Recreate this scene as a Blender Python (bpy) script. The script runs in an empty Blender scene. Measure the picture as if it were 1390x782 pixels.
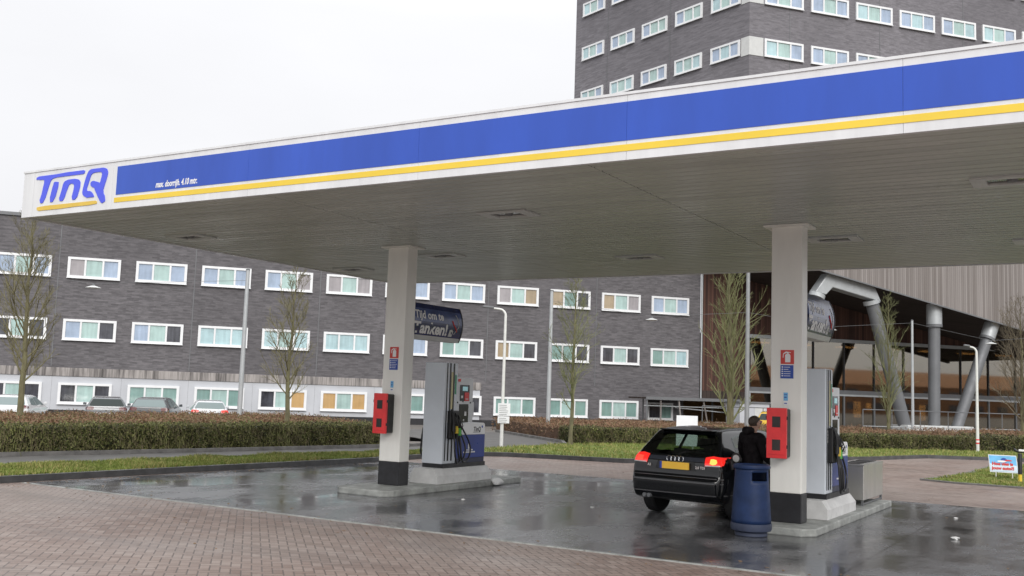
import bpy, bmesh, math, random
import numpy as np
from mathutils import Vector, Matrix
from mathutils.bvhtree import BVHTree

S = 1.06                      # everything is laid out in survey units and brought to metres at the end
rng = np.random.default_rng(7)
random.seed(7)
scene = bpy.context.scene
col = scene.collection
R = math.radians

# ------------------------------------------------------------------ node helpers
class NB:
    def __init__(s, name):
        s.m = bpy.data.materials.new(name); s.m.use_nodes = True
        s.nt = s.m.node_tree; s.n = s.nt.nodes; s.l = s.nt.links
        s.bsdf = s.n['Principled BSDF']
    def node(s, t, **kw):
        n = s.n.new(t)
        for k, v in kw.items(): setattr(n, k, v)
        return n
    def put(s, sock, v):
        if isinstance(v, bpy.types.NodeSocket): s.l.new(v, sock)
        elif v is not None:
            if isinstance(v, (tuple, list)) and len(v) == 3 and sock.type == 'RGBA': v = (*v, 1)
            sock.default_value = v
    def math(s, op, a, b=None, c=None, clamp=False):
        n = s.node('ShaderNodeMath', operation=op, use_clamp=clamp)
        s.put(n.inputs[0], a)
        if b is not None: s.put(n.inputs[1], b)
        if c is not None: s.put(n.inputs[2], c)
        return n.outputs[0]
    def coord(s, scale=(1, 1, 1), rot=(0, 0, 0), loc=(0, 0, 0)):
        t = s.node('ShaderNodeTexCoord'); mp = s.node('ShaderNodeMapping')
        mp.inputs['Scale'].default_value = scale; mp.inputs['Rotation'].default_value = rot; mp.inputs['Location'].default_value = loc
        s.l.new(t.outputs['Object'], mp.inputs[0]); return mp.outputs[0]
    def noise(s, vec, scale, detail=3, rough=.55):
        n = s.node('ShaderNodeTexNoise'); s.l.new(vec, n.inputs['Vector'])
        n.inputs['Scale'].default_value = scale; n.inputs['Detail'].default_value = detail; n.inputs['Roughness'].default_value = rough
        return n.outputs['Fac']
    def ramp(s, f, stops):
        n = s.node('ShaderNodeValToRGB'); s.l.new(f, n.inputs[0]); e = n.color_ramp.elements
        while len(e) < len(stops): e.new(.5)
        for i, (p, c) in enumerate(stops):
            e[i].position = p; e[i].color = (c, c, c, 1) if isinstance(c, (int, float)) else (*c, 1)
        return n.outputs[0]
    def mix(s, f, a, b, blend='MIX'):
        n = s.node('ShaderNodeMix', data_type='RGBA', blend_type=blend)
        s.put(n.inputs[0], f); s.put(n.inputs[6], a); s.put(n.inputs[7], b); return n.outputs[2]
    def bump(s, h, strength=.3, dist=.01):
        n = s.node('ShaderNodeBump'); n.inputs['Strength'].default_value = strength; n.inputs['Distance'].default_value = dist
        s.l.new(h, n.inputs['Height']); s.l.new(n.outputs[0], s.bsdf.inputs['Normal'])
    def set(s, **kw):
        nm = dict(base='Base Color', rough='Roughness', metal='Metallic', spec='Specular IOR Level', coat='Coat Weight', coatr='Coat Roughness',
                  emit='Emission Color', es='Emission Strength', alpha='Alpha', trans='Transmission Weight', ior='IOR')
        for k, v in kw.items(): s.put(s.bsdf.inputs[nm[k]], v)
        return s.m

def paint(name, c, rough=.5, var=.12, nscale=3.0, metal=0., bump=0., bscale=60., coat=0., spec=.5, es=0., emit=None, stretch=(1, 1, 1)):
    b = NB(name); v = b.coord(stretch)
    f = b.noise(v, nscale, 5, .62)
    lo = tuple(max(0, x * (1 - var * 1.3)) for x in c); hi = tuple(min(1, x * (1 + var)) for x in c)
    colr = b.ramp(f, [(.3, lo), (.7, hi)])
    rr = b.ramp(f, [(.3, min(1, rough * 1.2)), (.7, rough * .85)])
    b.set(base=colr, rough=rr, metal=metal, coat=coat, spec=spec)
    if coat: b.set(coatr=.03)
    if bump: b.bump(b.noise(b.coord(), bscale, 3), bump, .01)
    if es: b.set(emit=emit or c, es=es)
    return b.m

M = {}
M['fascia_white'] = paint('fascia_white', (.68, .69, .705), .38, .07, 2.2, stretch=(1.5, 1, .15))
M['blue'] = paint('fascia_blue', (.026, .082, .45), .35, .09, 1.1, stretch=(1.4, 1, .3))
M['logo_blue'] = paint('logo_blue', (.07, .10, .74), .35, .04, 2)
M['yellow'] = paint('fascia_yellow', (.78, .56, .055), .4, .06, 1)
M['logo_yellow'] = paint('logo_yellow', (.68, .47, .07), .4, .06, 2)
M['white_ink'] = paint('white_ink', (.8, .8, .8), .5, .03)
M['grey_joint'] = paint('joint_grey', (.42, .43, .45), .5, .1)
M['soffit'] = paint('soffit_metal', (.425, .45, .42), .30, .10, .9, stretch=(.35, 3, 1))
M['deck_dark'] = paint('deck_dark', (.03, .03, .028), .8)
M['column'] = paint('column_paint', (.82, .81, .765), .42, .05, 1.5, stretch=(2, 2, .5))
M['black_paint'] = paint('black_paint', (.018, .018, .021), .45, .3, 6)
M['black_rubber'] = paint('black_rubber', (.012, .012, .013), .42, .3, 8)
M['black_gloss'] = paint('black_gloss', (.008, .008, .01), .12, .2)
M['pump_grey'] = paint('pump_grey', (.66, .70, .755), .4, .05, 1.5)
M['pump_light'] = paint('pump_light', (.70, .72, .74), .38, .05, 2)
M['pump_white'] = paint('pump_white', (.90, .905, .91), .35, .05, 2)
M['pump_blue'] = paint('pump_blue', (.014, .045, .27), .3, .1, 2)
M['red'] = paint('red_plastic', (.74, .034, .038), .36, .1, 4)
M['dark_glass'] = paint('dark_glass', (.03, .028, .028), .1, .3)
M['sign_red'] = paint('sign_red', (.60, .05, .04), .45, .06)
M['sign_blue'] = paint('sign_blue', (.02, .07, .36), .45, .06)
M['navy'] = paint('banner_navy', (.012, .022, .10), .2, .25, 5, spec=.45)
M['navy_light'] = paint('banner_slate', (.07, .10, .24), .2, .25, 5, spec=.45)
M['trim_grey'] = paint('trim_grey', (.55, .56, .55), .4, .06)
M['lcd'] = paint('lcd', (.35, .62, .66), .25, .05, es=.25)
M['green_plastic'] = paint('green_plastic', (.05, .30, .16), .4, .1)
M['plinth'] = paint('plinth_concrete', (.60, .60, .595), .7, .10, 5, bump=.15)
M['kerb'] = paint('kerb_concrete', (.30, .31, .295), .6, .35, 4, bump=.5, bscale=30)
M['kerb_dark'] = paint('kerb_dark', (.06, .06, .062), .4, .35, 3, bump=.4, bscale=25)
M['kerb_back'] = paint('kerb_weathered', (.13, .125, .12), .55, .3, 3, bump=.4, bscale=25)
M['steel'] = paint('stainless', (.52, .51, .48), .36, .1, 3, metal=.75, stretch=(1, 1, .2))
M['galv'] = paint('galvanised', (.42, .44, .45), .5, .07, 3, metal=.3)
M['galv_dark'] = paint('galvanised_dull', (.155, .16, .168), .55, .08, 1.5, metal=.2)
M['galv_mid'] = paint('galvanised_mid', (.27, .28, .285), .55, .08, 3, metal=.25)
M['pole_white'] = paint('pole_white', (.66, .66, .64), .45, .1, 3)
M['bin_blue'] = paint('bin_blue', (.010, .026, .082), .5, .22, 5, spec=.3, bump=.1, bscale=90)
M['bin_rim'] = paint('bin_base', (.04, .05, .085), .5, .2, 5)
M['tyre'] = paint('tyre', (.014, .014, .015), .7, .3, 10)
M['alloy'] = paint('alloy', (.45, .46, .48), .3, .1, metal=.8)
M['frame_white'] = paint('window_frame', (.74, .75, .76), .45, .04)
M['panel_grey'] = paint('panel_grey', (.47, .485, .515), .5, .06, .6)
M['skin'] = paint('skin', (.50, .30, .22), .5, .08, 20)
M['hair'] = paint('hair', (.06, .042, .03), .6, .4, 60)
M['coat'] = paint('coat', (.010, .008, .0095), .8, .35, 14, bump=.5, bscale=25, spec=.2)
M['jeans'] = paint('trousers', (.02, .022, .032), .8, .3, 14)
M['litter'] = paint('litter', (.7, .7, .69), .6, .1)
M['skylite_board'] = paint('board_sky', (.16, .45, .75), .4, .2, 3)

def car_paint(name, c, rough=.25, coat=1.):
    b = NB(name); f = b.noise(b.coord(), 2.5, 4)
    return b.set(base=b.ramp(f, [(.3, tuple(x * .85 for x in c)), (.7, c)]), rough=rough, coat=coat, coatr=.04, spec=.5)
b = NB('car_black'); M['car_black'] = b.set(base=(.004, .0045, .006), rough=.3, coat=1., coatr=.02, spec=.08); b.bsdf.inputs['Coat IOR'].default_value = 1.5
M['car_white'] = car_paint('car_white', (.72, .73, .74))
M['car_grey'] = car_paint('car_grey', (.13, .14, .15))
M['car_dark'] = car_paint('car_dark', (.05, .056, .062))
M['car_silver'] = car_paint('car_silver', (.55, .57, .59))
M['car_yellow'] = car_paint('car_yellow', (.80, .50, .02))
b = NB('car_glass'); M['car_glass'] = b.set(base=(.016, .026, .023), rough=.05, spec=.5)
b = NB('car_glass_pale'); M['car_glass_pale'] = b.set(base=(.16, .21, .21), rough=.06, spec=.9)
b = NB('tail_red'); M['tail_red'] = b.set(base=(.45, .012, .012), rough=.18, coat=.6, emit=(1, .03, .02), es=.8)
b = NB('tail_glow'); M['tail_glow'] = b.set(base=(.7, .1, .02), rough=.2, emit=(1, .16, .03), es=5.)
b = NB('tail_off'); M['tail_off'] = b.set(base=(.09, .012, .012), rough=.25, coat=.3)
M['plate'] = paint('plate_yellow', (.95, .56, .06), .4, .03)
M['eu_blue'] = paint('plate_blue', (.02, .06, .4), .4, .03)
M['chrome'] = paint('chrome', (.75, .76, .78), .12, .03, metal=1.)

# wet forecourt concrete: damp film, standing water where the slab dips
b = NB('wet_concrete'); v = b.coord()
big = b.noise(b.coord((.55, .32, 1)), 1.0, 5, .6); fine = b.noise(v, 22, 4, .6); mid = b.noise(b.coord((1, .6, 1), loc=(3, 8, 0)), .8, 8, .66)
pud = b.ramp(big, [(.535, 0.), (.64, 1.)])
damp = b.ramp(mid, [(.38, (.15, .153, .162)), (.50, (.095, .097, .102)), (.55, (.045, .046, .049))])
damp = b.mix(b.ramp(fine, [(.35, 0.), (.75, .35)]), damp, (.21, .21, .215))
cc = b.mix(b.math('MULTIPLY', pud, .85), damp, (.05, .05, .05))
sep = b.node('ShaderNodeSeparateXYZ'); b.l.new(v, sep.inputs[0])
def line(sock, pitch, off, w):
    f = b.math('FRACT', b.math('ADD', b.math('DIVIDE', sock, pitch), off)); return b.math('LESS_THAN', b.math('ABSOLUTE', b.math('SUBTRACT', f, .5)), w / pitch)
oil = b.noise(b.coord((.8, 1.2, 1), loc=(11, 4, 0)), 1.7, 5, .7); cc = b.mix(b.ramp(oil, [(.60, 0.), (.70, .65)]), cc, (.028, .027, .026))
litter_ = b.noise(v, 5.5, 2); cc = b.mix(b.ramp(litter_, [(.77, 0.), (.785, .6)]), cc, (.34, .33, .32))
jn = b.math('MAXIMUM', line(sep.outputs[0], 4.87 * S, .03, .012), line(sep.outputs[1], 4.87 * S, .27, .012))
cc = b.mix(b.math('MULTIPLY', jn, .75), cc, (.02, .02, .02))
rg = b.ramp(mid, [(.38, .34), (.50, .22), (.56, .13)])
rg = b.mix(pud, rg, (.09, .09, .09))
b.set(base=cc, rough=rg, spec=.55)
hh = b.math('MULTIPLY', b.math('ADD', fine, b.math('MULTIPLY', b.noise(v, 90, 2), .6)), b.math('SUBTRACT', 1.03, pud))
b.bump(hh, .13, .006)
M['wet_concrete'] = b.m

# herringbone clinker pavers, laid at 45 degrees
b = NB('clinker_pavers'); W = .105
v = b.coord((1 / W, 1 / W, 1), (0, 0, R(45))); sep = b.node('ShaderNodeSeparateXYZ'); b.l.new(v, sep.inputs[0])
X, Y = sep.outputs[0], sep.outputs[1]
ix, iy = b.math('FLOOR', X), b.math('FLOOR', Y); fx, fy = b.math('FRACT', X), b.math('FRACT', Y)
k = b.math('FLOORED_MODULO', b.math('SUBTRACT', ix, iy), 4.)
def is_(n): return b.math('LESS_THAN', b.math('ABSOLUTE', b.math('SUBTRACT', k, float(n))), .5)
k0, k1, k2, k3 = is_(0), is_(1), is_(2), is_(3)
dL = b.math('ADD', fx, b.math('MULTIPLY', k1, 2.)); dR = b.math('ADD', b.math('SUBTRACT', 1., fx), b.math('MULTIPLY', k0, 2.))
dB = b.math('ADD', fy, b.math('MULTIPLY', k2, 2.)); dT = b.math('ADD', b.math('SUBTRACT', 1., fy), b.math('MULTIPLY', k3, 2.))
d = b.math('MINIMUM', b.math('MINIMUM', dL, dR), b.math('MINIMUM', dB, dT))
cx_ = b.math('SUBTRACT', ix, k1); cy_ = b.math('SUBTRACT', iy, k2)
cmb = b.node('ShaderNodeCombineXYZ'); b.l.new(cx_, cmb.inputs[0]); b.l.new(cy_, cmb.inputs[1])
wn = b.node('ShaderNodeTexWhiteNoise', noise_dimensions='2D'); b.l.new(cmb.outputs[0], wn.inputs['Vector'])
bc = b.ramp(wn.outputs['Value'], [(0., (.142, .094, .074)), (.35, (.186, .130, .107)), (.7, (.216, .160, .135)), (1., (.25, .194, .167))])
wv = b.coord()
patch_ = b.noise(b.coord((1, .45, 1)), .35, 5, .6); grime = b.noise(wv, 6, 4)
bc = b.mix(b.ramp(patch_, [(.38, 0.), (.62, .6)]), bc, (.285, .24, .214))
sx_ = b.node('ShaderNodeSeparateXYZ'); b.l.new(wv, sx_.inputs[0])
trk = b.noise(b.coord((.12, 2.2, 1), (0, 0, R(8))), 1., 3, .5); bc = b.mix(b.ramp(trk, [(.5, 0.), (.68, .38)]), bc, (.12, .095, .083))
bc = b.mix(b.ramp(grime, [(.5, 0.), (.8, .4)]), bc, (.17, .125, .11))
jw = b.math('LESS_THAN', d, b.math('ADD', .045, b.math('MULTIPLY', b.noise(wv, 9, 2), .05)))
bc = b.mix(b.math('MULTIPLY', jw, .85), bc, (.075, .06, .053))
wet = b.noise(b.coord((.5, .9, 1), loc=(5, 2, 0)), .5, 4, .6)
rgp = b.ramp(wet, [(.4, .58), (.62, .32)])
b.set(base=bc, rough=rgp, spec=.45)
hgt = b.math('ADD', b.math('MULTIPLY', b.math('MINIMUM', d, .14), 5.), b.math('ADD', b.math('MULTIPLY', wn.outputs['Value'], .25), b.math('MULTIPLY', b.noise(wv, 70, 2), .2)))
b.bump(hgt, .55, .006)
M['pavers'] = b.m

b = NB('asphalt'); v = b.coord(); f = b.noise(v, 1.2, 5); g = b.noise(v, 140, 2)
b.set(base=b.mix(b.ramp(f, [(.35, 0.), (.7, 1.)]), (.065, .064, .06), (.105, .10, .095)), rough=b.ramp(f, [(.3, .5), (.7, .75)])); b.bump(g, .3, .005); M['asphalt'] = b.m
b = NB('soil'); v = b.coord(); f = b.noise(v, 2.2, 6)
b.set(base=b.ramp(f, [(.3, (.08, .115, .022)), (.55, (.12, .165, .034)), (.8, (.18, .18, .06))]), rough=.95); b.bump(b.noise(v, 30, 4), .6, .03); M['turf'] = b.m
b = NB('ground_soil'); v = b.coord(); f = b.noise(v, .4, 6)
b.set(base=b.ramp(f, [(.3, (.10, .09, .08)), (.7, (.17, .155, .14))]), rough=.9); M['ground'] = b.m

def leafm(name, c): 
    b = NB(name); f = b.noise(b.coord(), 1.3, 4)
    b.set(base=b.ramp(f, [(.3, tuple(x * .72 for x in c)), (.7, tuple(min(1, x * 1.25) for x in c))]), rough=.7, spec=.3); return b.m
GRASS = [leafm('grass_blade', (.135, .18, .034)), leafm('grass_blade_pale', (.235, .245, .075)), leafm('grass_blade_dry', (.33, .28, .11))]
PRIVET = [leafm('privet_leaf', (.076, .088, .026)), leafm('privet_leaf_pale', (.165, .17, .06)), leafm('privet_twig', (.125, .105, .058)), leafm('privet_leaf_dark', (.022, .028, .010))]
BEECH = [leafm('beech_twig', (.175, .108, .066)), leafm('beech_leaf', (.19, .108, .062)), leafm('beech_twig_olive', (.15, .135, .06))]
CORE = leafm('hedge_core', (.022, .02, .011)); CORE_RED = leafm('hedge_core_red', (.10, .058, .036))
b = NB('bark'); v = b.coord((1, 1, .3)); f = b.noise(v, 9, 5)
b.set(base=b.ramp(f, [(.3, (.085, .075, .045)), (.55, (.15, .138, .075)), (.8, (.20, .20, .09))]), rough=.9); b.bump(f, .5, .02); M['bark'] = b.m
M['twig'] = leafm('twig', (.155, .142, .078)); M['twig_brown'] = leafm('twig_brown', (.15, .125, .085)); M['twig_moss'] = leafm('twig_moss', (.165, .172, .08))

def facade_brick(name, c0, c1, mortar):
    b = NB(name); t = b.node('ShaderNodeTexCoord'); sp = b.node('ShaderNodeSeparateXYZ'); b.l.new(t.outputs['Object'], sp.inputs[0])
    cm = b.node('ShaderNodeCombineXYZ'); b.l.new(b.math('ADD', sp.outputs[0], sp.outputs[1]), cm.inputs[0]); b.l.new(sp.outputs[2], cm.inputs[1])
    br = b.node('ShaderNodeTexBrick'); b.l.new(cm.outputs[0], br.inputs['Vector'])
    br.inputs['Scale'].default_value = 1; br.inputs['Brick Width'].default_value = .42; br.inputs['Row Height'].default_value = .105
    br.inputs['Mortar Size'].default_value = .012; br.inputs['Mortar Smooth'].default_value = .3; br.inputs['Bias'].default_value = -.1; br.offset = .37
    br.inputs['Color1'].default_value = (*c0, 1); br.inputs['Color2'].default_value = (*c1, 1); br.inputs['Mortar'].default_value = (*mortar, 1)
    mp = b.node('ShaderNodeMapping'); mp.inputs['Scale'].default_value = (1.15, 5.5, 1); b.l.new(cm.outputs[0], mp.inputs[0])
    st = b.noise(mp.outputs[0], 1.5, 5, .75); lg = b.noise(cm.outputs[0], .12, 3)
    cc = b.mix(b.ramp(st, [(.46, 0.), (.74, .5)]), br.outputs['Color'], tuple(x * 1.75 for x in c1))
    cc = b.mix(b.ramp(st, [(.25, .42), (.45, 0.)]), cc, tuple(x * .55 for x in c0))
    cc = b.mix(b.ramp(lg, [(.35, .42), (.65, 0.)]), cc, tuple(x * .7 for x in c0))
    b.set(base=cc, rough=.85, spec=.3); b.bump(br.outputs['Fac'], -.4, .01); return b.m
M['brick'] = facade_brick('grey_brick', (.098, .093, .099), (.160, .152, .160), (.12, .115, .12))
M['brick_tower'] = facade_brick('tower_brick', (.142, .136, .149), (.205, .196, .214), (.18, .172, .18))

def planks(name, c0, c1, pitch, bump=.4, streak=1.):
    b = NB(name); t = b.node('ShaderNodeTexCoord'); sp = b.node('ShaderNodeSeparateXYZ'); b.l.new(t.outputs['Object'], sp.inputs[0])
    u = b.math('DIVIDE', b.math('ADD', sp.outputs[0], sp.outputs[1]), pitch); iu = b.math('FLOOR', u); fu = b.math('FRACT', u)
    wn = b.node('ShaderNodeTexWhiteNoise', noise_dimensions='1D'); b.l.new(iu, wn.inputs['W'])
    cm = b.node('ShaderNodeCombineXYZ'); b.l.new(b.math('MULTIPLY', u, 2.5), cm.inputs[0]); b.l.new(b.math('MULTIPLY', sp.outputs[2], .35), cm.inputs[1])
    st = b.noise(cm.outputs[0], 1.1, 4, .65)
    f = b.math('ADD', b.math('MULTIPLY', wn.outputs['Value'], .45), b.math('MULTIPLY', st, .55 * streak))
    cc = b.ramp(f, [(.2, c0), (.75, c1)])
    gap = b.math('LESS_THAN', fu, .09); cc = b.mix(b.math('MULTIPLY', gap, .8), cc, tuple(x * .25 for x in c0))
    b.set(base=cc, rough=.8, spec=.3); b.bump(b.math('SUBTRACT', 1., gap), bump, .01); return b.m
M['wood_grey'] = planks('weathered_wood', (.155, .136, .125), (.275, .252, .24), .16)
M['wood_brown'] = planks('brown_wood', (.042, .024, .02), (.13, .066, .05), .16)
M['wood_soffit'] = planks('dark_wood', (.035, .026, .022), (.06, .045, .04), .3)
b = NB('stained_concrete'); t = b.coord((5, 5, .25)); f = b.noise(t, 1.1, 5, .7); g = b.noise(b.coord((.6, .6, .4)), .8, 2)
b.set(base=b.mix(b.ramp(b.math('ADD', b.math('MULTIPLY', f, .75), b.math('MULTIPLY', g, .3)), [(.40, 0.), (.60, 1.)]), (.085, .078, .075), (.36, .335, .32)), rough=.85); M['ledge'] = b.m

def pane(name, c, rough=.08, spec=.8, var=.12, es=0.):
    b = NB(name); g_ = b.node('ShaderNodeNewGeometry'); mp = b.node('ShaderNodeMapping'); mp.inputs['Scale'].default_value = (2.6, 2.6, .3)
    b.l.new(g_.outputs['Position'], mp.inputs[0]); f0 = b.noise(mp.outputs[0], 2.2, 3); m2 = b.node('ShaderNodeMapping'); m2.inputs['Scale'].default_value = (.45, .45, .7); b.l.new(g_.outputs['Position'], m2.inputs[0])
    f = b.math('ADD', b.math('MULTIPLY', f0, .4), b.math('MULTIPLY', b.noise(m2.outputs[0], 1.1, 4, .7), .6)); var = var * 2.2
    b.set(base=b.ramp(f, [(.3, tuple(x * (1 - var) for x in c)), (.7, tuple(min(1, x * (1 + var)) for x in c))]), rough=rough, spec=spec)
    if es: b.set(emit=c, es=es)
    return b.m
PANES = {'T': pane('pane_curtain', (.37, .51, .485)), 't': pane('pane_curtain_dark', (.20, .32, .295)), 'B': pane('pane_blue', (.33, .41, .53)), 'b': pane('pane_curtain_blue', (.40, .56, .59)),
         'D': pane('pane_dark', (.05, .052, .062), var=.5), 'G': pane('pane_grey', (.32, .30, .31)), 'O': pane('pane_lit', (.42, .27, .12), es=.25), 'Y': pane('pane_tan', (.34, .27, .18))}
PORDER = list(PANES); PMATS = [PANES[c] for c in PORDER]

# ------------------------------------------------------------------ mesh helpers
class MB:
    def __init__(s): s.v = []; s.f = []; s.mi = []
    def add(s, vs, fs, m=0):
        o = len(s.v); s.v += [tuple(p) for p in vs]; s.f += [tuple(i + o for i in f) for f in fs]; s.mi += [m] * len(fs); return s
    def box(s, x0, y0, z0, x1, y1, z1, m=0):
        vs = [(x0, y0, z0), (x1, y0, z0), (x1, y1, z0), (x0, y1, z0), (x0, y0, z1), (x1, y0, z1), (x1, y1, z1), (x0, y1, z1)]
        return s.add(vs, [(0, 3, 2, 1), (4, 5, 6, 7), (0, 1, 5, 4), (1, 2, 6, 5), (2, 3, 7, 6), (3, 0, 4, 7)], m)
    def hexa(s, lo, hi, m=0):     # two quads (4 points each, same winding) joined
        return s.add(list(lo) + list(hi), [(3, 2, 1, 0), (4, 5, 6, 7), (0, 1, 5, 4), (1, 2, 6, 5), (2, 3, 7, 6), (3, 0, 4, 7)], m)
    def prism(s, pts, fn, a, b_, m=0):   # pts 2d; fn(u,v,w)->xyz
        n = len(pts); vs = [fn(u, v, a) for u, v in pts] + [fn(u, v, b_) for u, v in pts]
        return s.add(vs, [tuple(range(n))[::-1], tuple(range(n, 2 * n))] + [(i, (i + 1) % n, n + (i + 1) % n, n + i) for i in range(n)], m)
    def tube(s, path, rad, n=8, m=0, cap=True):
        P = [Vector(p) for p in path]; rad = [rad] * len(P) if isinstance(rad, (int, float)) else rad
        rings = []; up = None
        for i, p in enumerate(P):
            t = (P[min(i + 1, len(P) - 1)] - P[max(i - 1, 0)]).normalized()
            if up is None: up = t.orthogonal().normalized()
            up = (up - t * up.dot(t)); up = up.normalized() if up.length > 1e-6 else t.orthogonal().normalized()
            w = t.cross(up); rings.append([p + (up * math.cos(a) + w * math.sin(a)) * rad[i] for a in [2 * math.pi * j / n for j in range(n)]])
        vs = [q for r in rings for q in r]; fs = []
        for i in range(len(P) - 1):
            for j in range(n): fs.append((i * n + j, i * n + (j + 1) % n, (i + 1) * n + (j + 1) % n, (i + 1) * n + j))
        if cap: fs += [tuple(range(n))[::-1], tuple(range((len(P) - 1) * n, len(P) * n))]
        return s.add(vs, fs, m)
    def lathe(s, prof, n=32, m=0, c=(0, 0, 0), axis='z'):
        vs = []; fs = []
        for r, z in prof:
            for j in range(n):
                a = 2 * math.pi * j / n; p = (r * math.cos(a), r * math.sin(a), z)
                if axis == 'x': p = (p[2], p[0], p[1])
                if axis == 'y': p = (p[0], p[2], p[1])
                vs.append((p[0] + c[0], p[1] + c[1], p[2] + c[2]))
        for i in range(len(prof) - 1):
            for j in range(n): fs.append((i * n + j, i * n + (j + 1) % n, (i + 1) * n + (j + 1) % n, (i + 1) * n + j))
        fs += [tuple(range(n))[::-1], tuple(range((len(prof) - 1) * n, len(prof) * n))]
        return s.add(vs, fs, m)
    def build(s, name, mats, parent=None, loc=(0, 0, 0), rz=0., smooth=False, bevel=0., shift=None):
        me = bpy.data.meshes.new(name); vs = s.v
        if shift is not None: vs = [(a - shift[0], b_ - shift[1], c - shift[2]) for a, b_, c in vs]
        me.from_pydata(vs, [], s.f)
        mats = mats if isinstance(mats, (list, tuple)) else [mats]
        for m in mats: me.materials.append(m)
        if len(mats) > 1: me.polygons.foreach_set('material_index', s.mi)
        bm = bmesh.new(); bm.from_mesh(me); bmesh.ops.recalc_face_normals(bm, faces=bm.faces)
        if smooth:
            for f in bm.faces: f.smooth = True
            for e in bm.edges:
                if len(e.link_faces) == 2 and e.calc_face_angle(0) > R(38): e.smooth = False
        bm.to_mesh(me); bm.free()
        o = bpy.data.objects.new(name, me); col.objects.link(o); o.parent = parent; o.location = loc; o.rotation_euler[2] = rz
        if bevel:
            md = o.modifiers.new('bevel', 'BEVEL'); md.width = bevel; md.segments = 2; md.limit_method = 'ANGLE'; md.angle_limit = R(40)
        return o

def tag(o, label=None, cat=None, group=None, kind='thing'):
    if label: o['label'] = label
    if cat: o['category'] = cat
    if group: o['group'] = group
    if kind: o['kind'] = kind
    return o
def empty(name, loc, rz=0., label=None, cat=None, group=None):
    o = bpy.data.objects.new(name, None); col.objects.link(o); o.location = loc; o.rotation_euler[2] = rz; o.empty_display_size = .2
    return tag(o, label, cat, group)
def copy_tree(o, parent=None):
    c = o.copy(); col.objects.link(c); c.parent = parent
    for ch in list(o.children): copy_tree(ch, c)
    return c
def text_mesh(body, size, shear=0., bold=0., align='LEFT', xs=1.):
    cu = bpy.data.curves.new('t', 'FONT'); cu.body = body; cu.size = size; cu.shear = shear; cu.offset = bold; cu.align_x = align; cu.resolution_u = 3
    o = bpy.data.objects.new('t', cu); col.objects.link(o); dg = bpy.context.evaluated_depsgraph_get(); dg.update()
    me = bpy.data.meshes.new_from_object(o.evaluated_get(dg)); bpy.data.objects.remove(o); bpy.data.curves.remove(cu)
    vs = [(v.co.x * xs, v.co.y) for v in me.vertices]; fs = [tuple(p.vertices) for p in me.polygons]; bpy.data.meshes.remove(me)
    return vs, fs
def add_text(mb, body, size, fn, m=0, **kw):     # fn(u,v) -> xyz
    vs, fs = text_mesh(body, size, **kw); mb.add([fn(u, v) for u, v in vs], fs, m); return mb
def in_poly(x, y, poly):
    x = np.asarray(x); y = np.asarray(y); ins = np.zeros(x.shape, bool); n = len(poly)
    for i in range(n):
        x1, y1 = poly[i]; x2, y2 = poly[(i + 1) % n]
        if y1 == y2: continue
        c = ((y1 > y) != (y2 > y)) & (x < (x2 - x1) * (y - y1) / (y2 - y1) + x1); ins ^= c
    return ins
def raw_mesh(name, V, F, mats, mi=None, parent=None, loc=(0, 0, 0)):
    me = bpy.data.meshes.new(name); V = np.asarray(V, np.float32).reshape(-1, 3); F = np.asarray(F, np.int32); k = F.shape[1]
    me.vertices.add(len(V)); me.vertices.foreach_set('co', V.ravel()); me.loops.add(F.size); me.loops.foreach_set('vertex_index', F.ravel())
    me.polygons.add(len(F)); me.polygons.foreach_set('loop_start', np.arange(0, F.size, k, dtype=np.int32))
    for m in mats: me.materials.append(m)
    if mi is not None: me.polygons.foreach_set('material_index', np.asarray(mi, np.int32))
    me.update(calc_edges=True); me.validate()
    o = bpy.data.objects.new(name, me); col.objects.link(o); o.parent = parent; o.location = loc; return o
def leaves(P, size, asp=1., up=0., seed=1):          # P (n,3) centres -> quads
    g = np.random.default_rng(seed); n = len(P); a = g.normal(size=(n, 3)); a[:, 2] += up * np.sign(a[:, 2] + .3); a /= np.linalg.norm(a, axis=1)[:, None]
    bb = g.normal(size=(n, 3)); bb -= a * (a * bb).sum(1)[:, None]; bb /= np.linalg.norm(bb, axis=1)[:, None]
    s = (size * g.uniform(.55, 1.3, n))[:, None] * .5; A = a * s; B = bb * s * asp
    V = np.stack([P - A, P + B, P + A, P - B], 1).reshape(-1, 3); F = np.arange(4 * n).reshape(n, 4); return V, F

b = NB('clear_glass'); lwt = b.node('ShaderNodeLayerWeight'); lwt.inputs[0].default_value = .5; frs = b.math('ADD', b.math('MULTIPLY', b.math('POWER', lwt.outputs['Facing'], 4.), .75), .07)
tr = b.node('ShaderNodeBsdfTransparent'); tr.inputs[0].default_value = (.42, .50, .46, 1); gl = b.node('ShaderNodeBsdfGlossy'); gl.inputs['Roughness'].default_value = .02
ms = b.node('ShaderNodeMixShader'); b.l.new(frs, ms.inputs[0]); b.l.new(tr.outputs[0], ms.inputs[1]); b.l.new(gl.outputs[0], ms.inputs[2]); b.l.new(ms.outputs[0], b.n['Material Output'].inputs[0]); M['clear_glass'] = b.m
M['seat'] = paint('seat_cloth', (.02, .02, .022), .8, .2, 12)
M['leaf_litter'] = leafm('leaf_litter', (.16, .10, .05))

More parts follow.
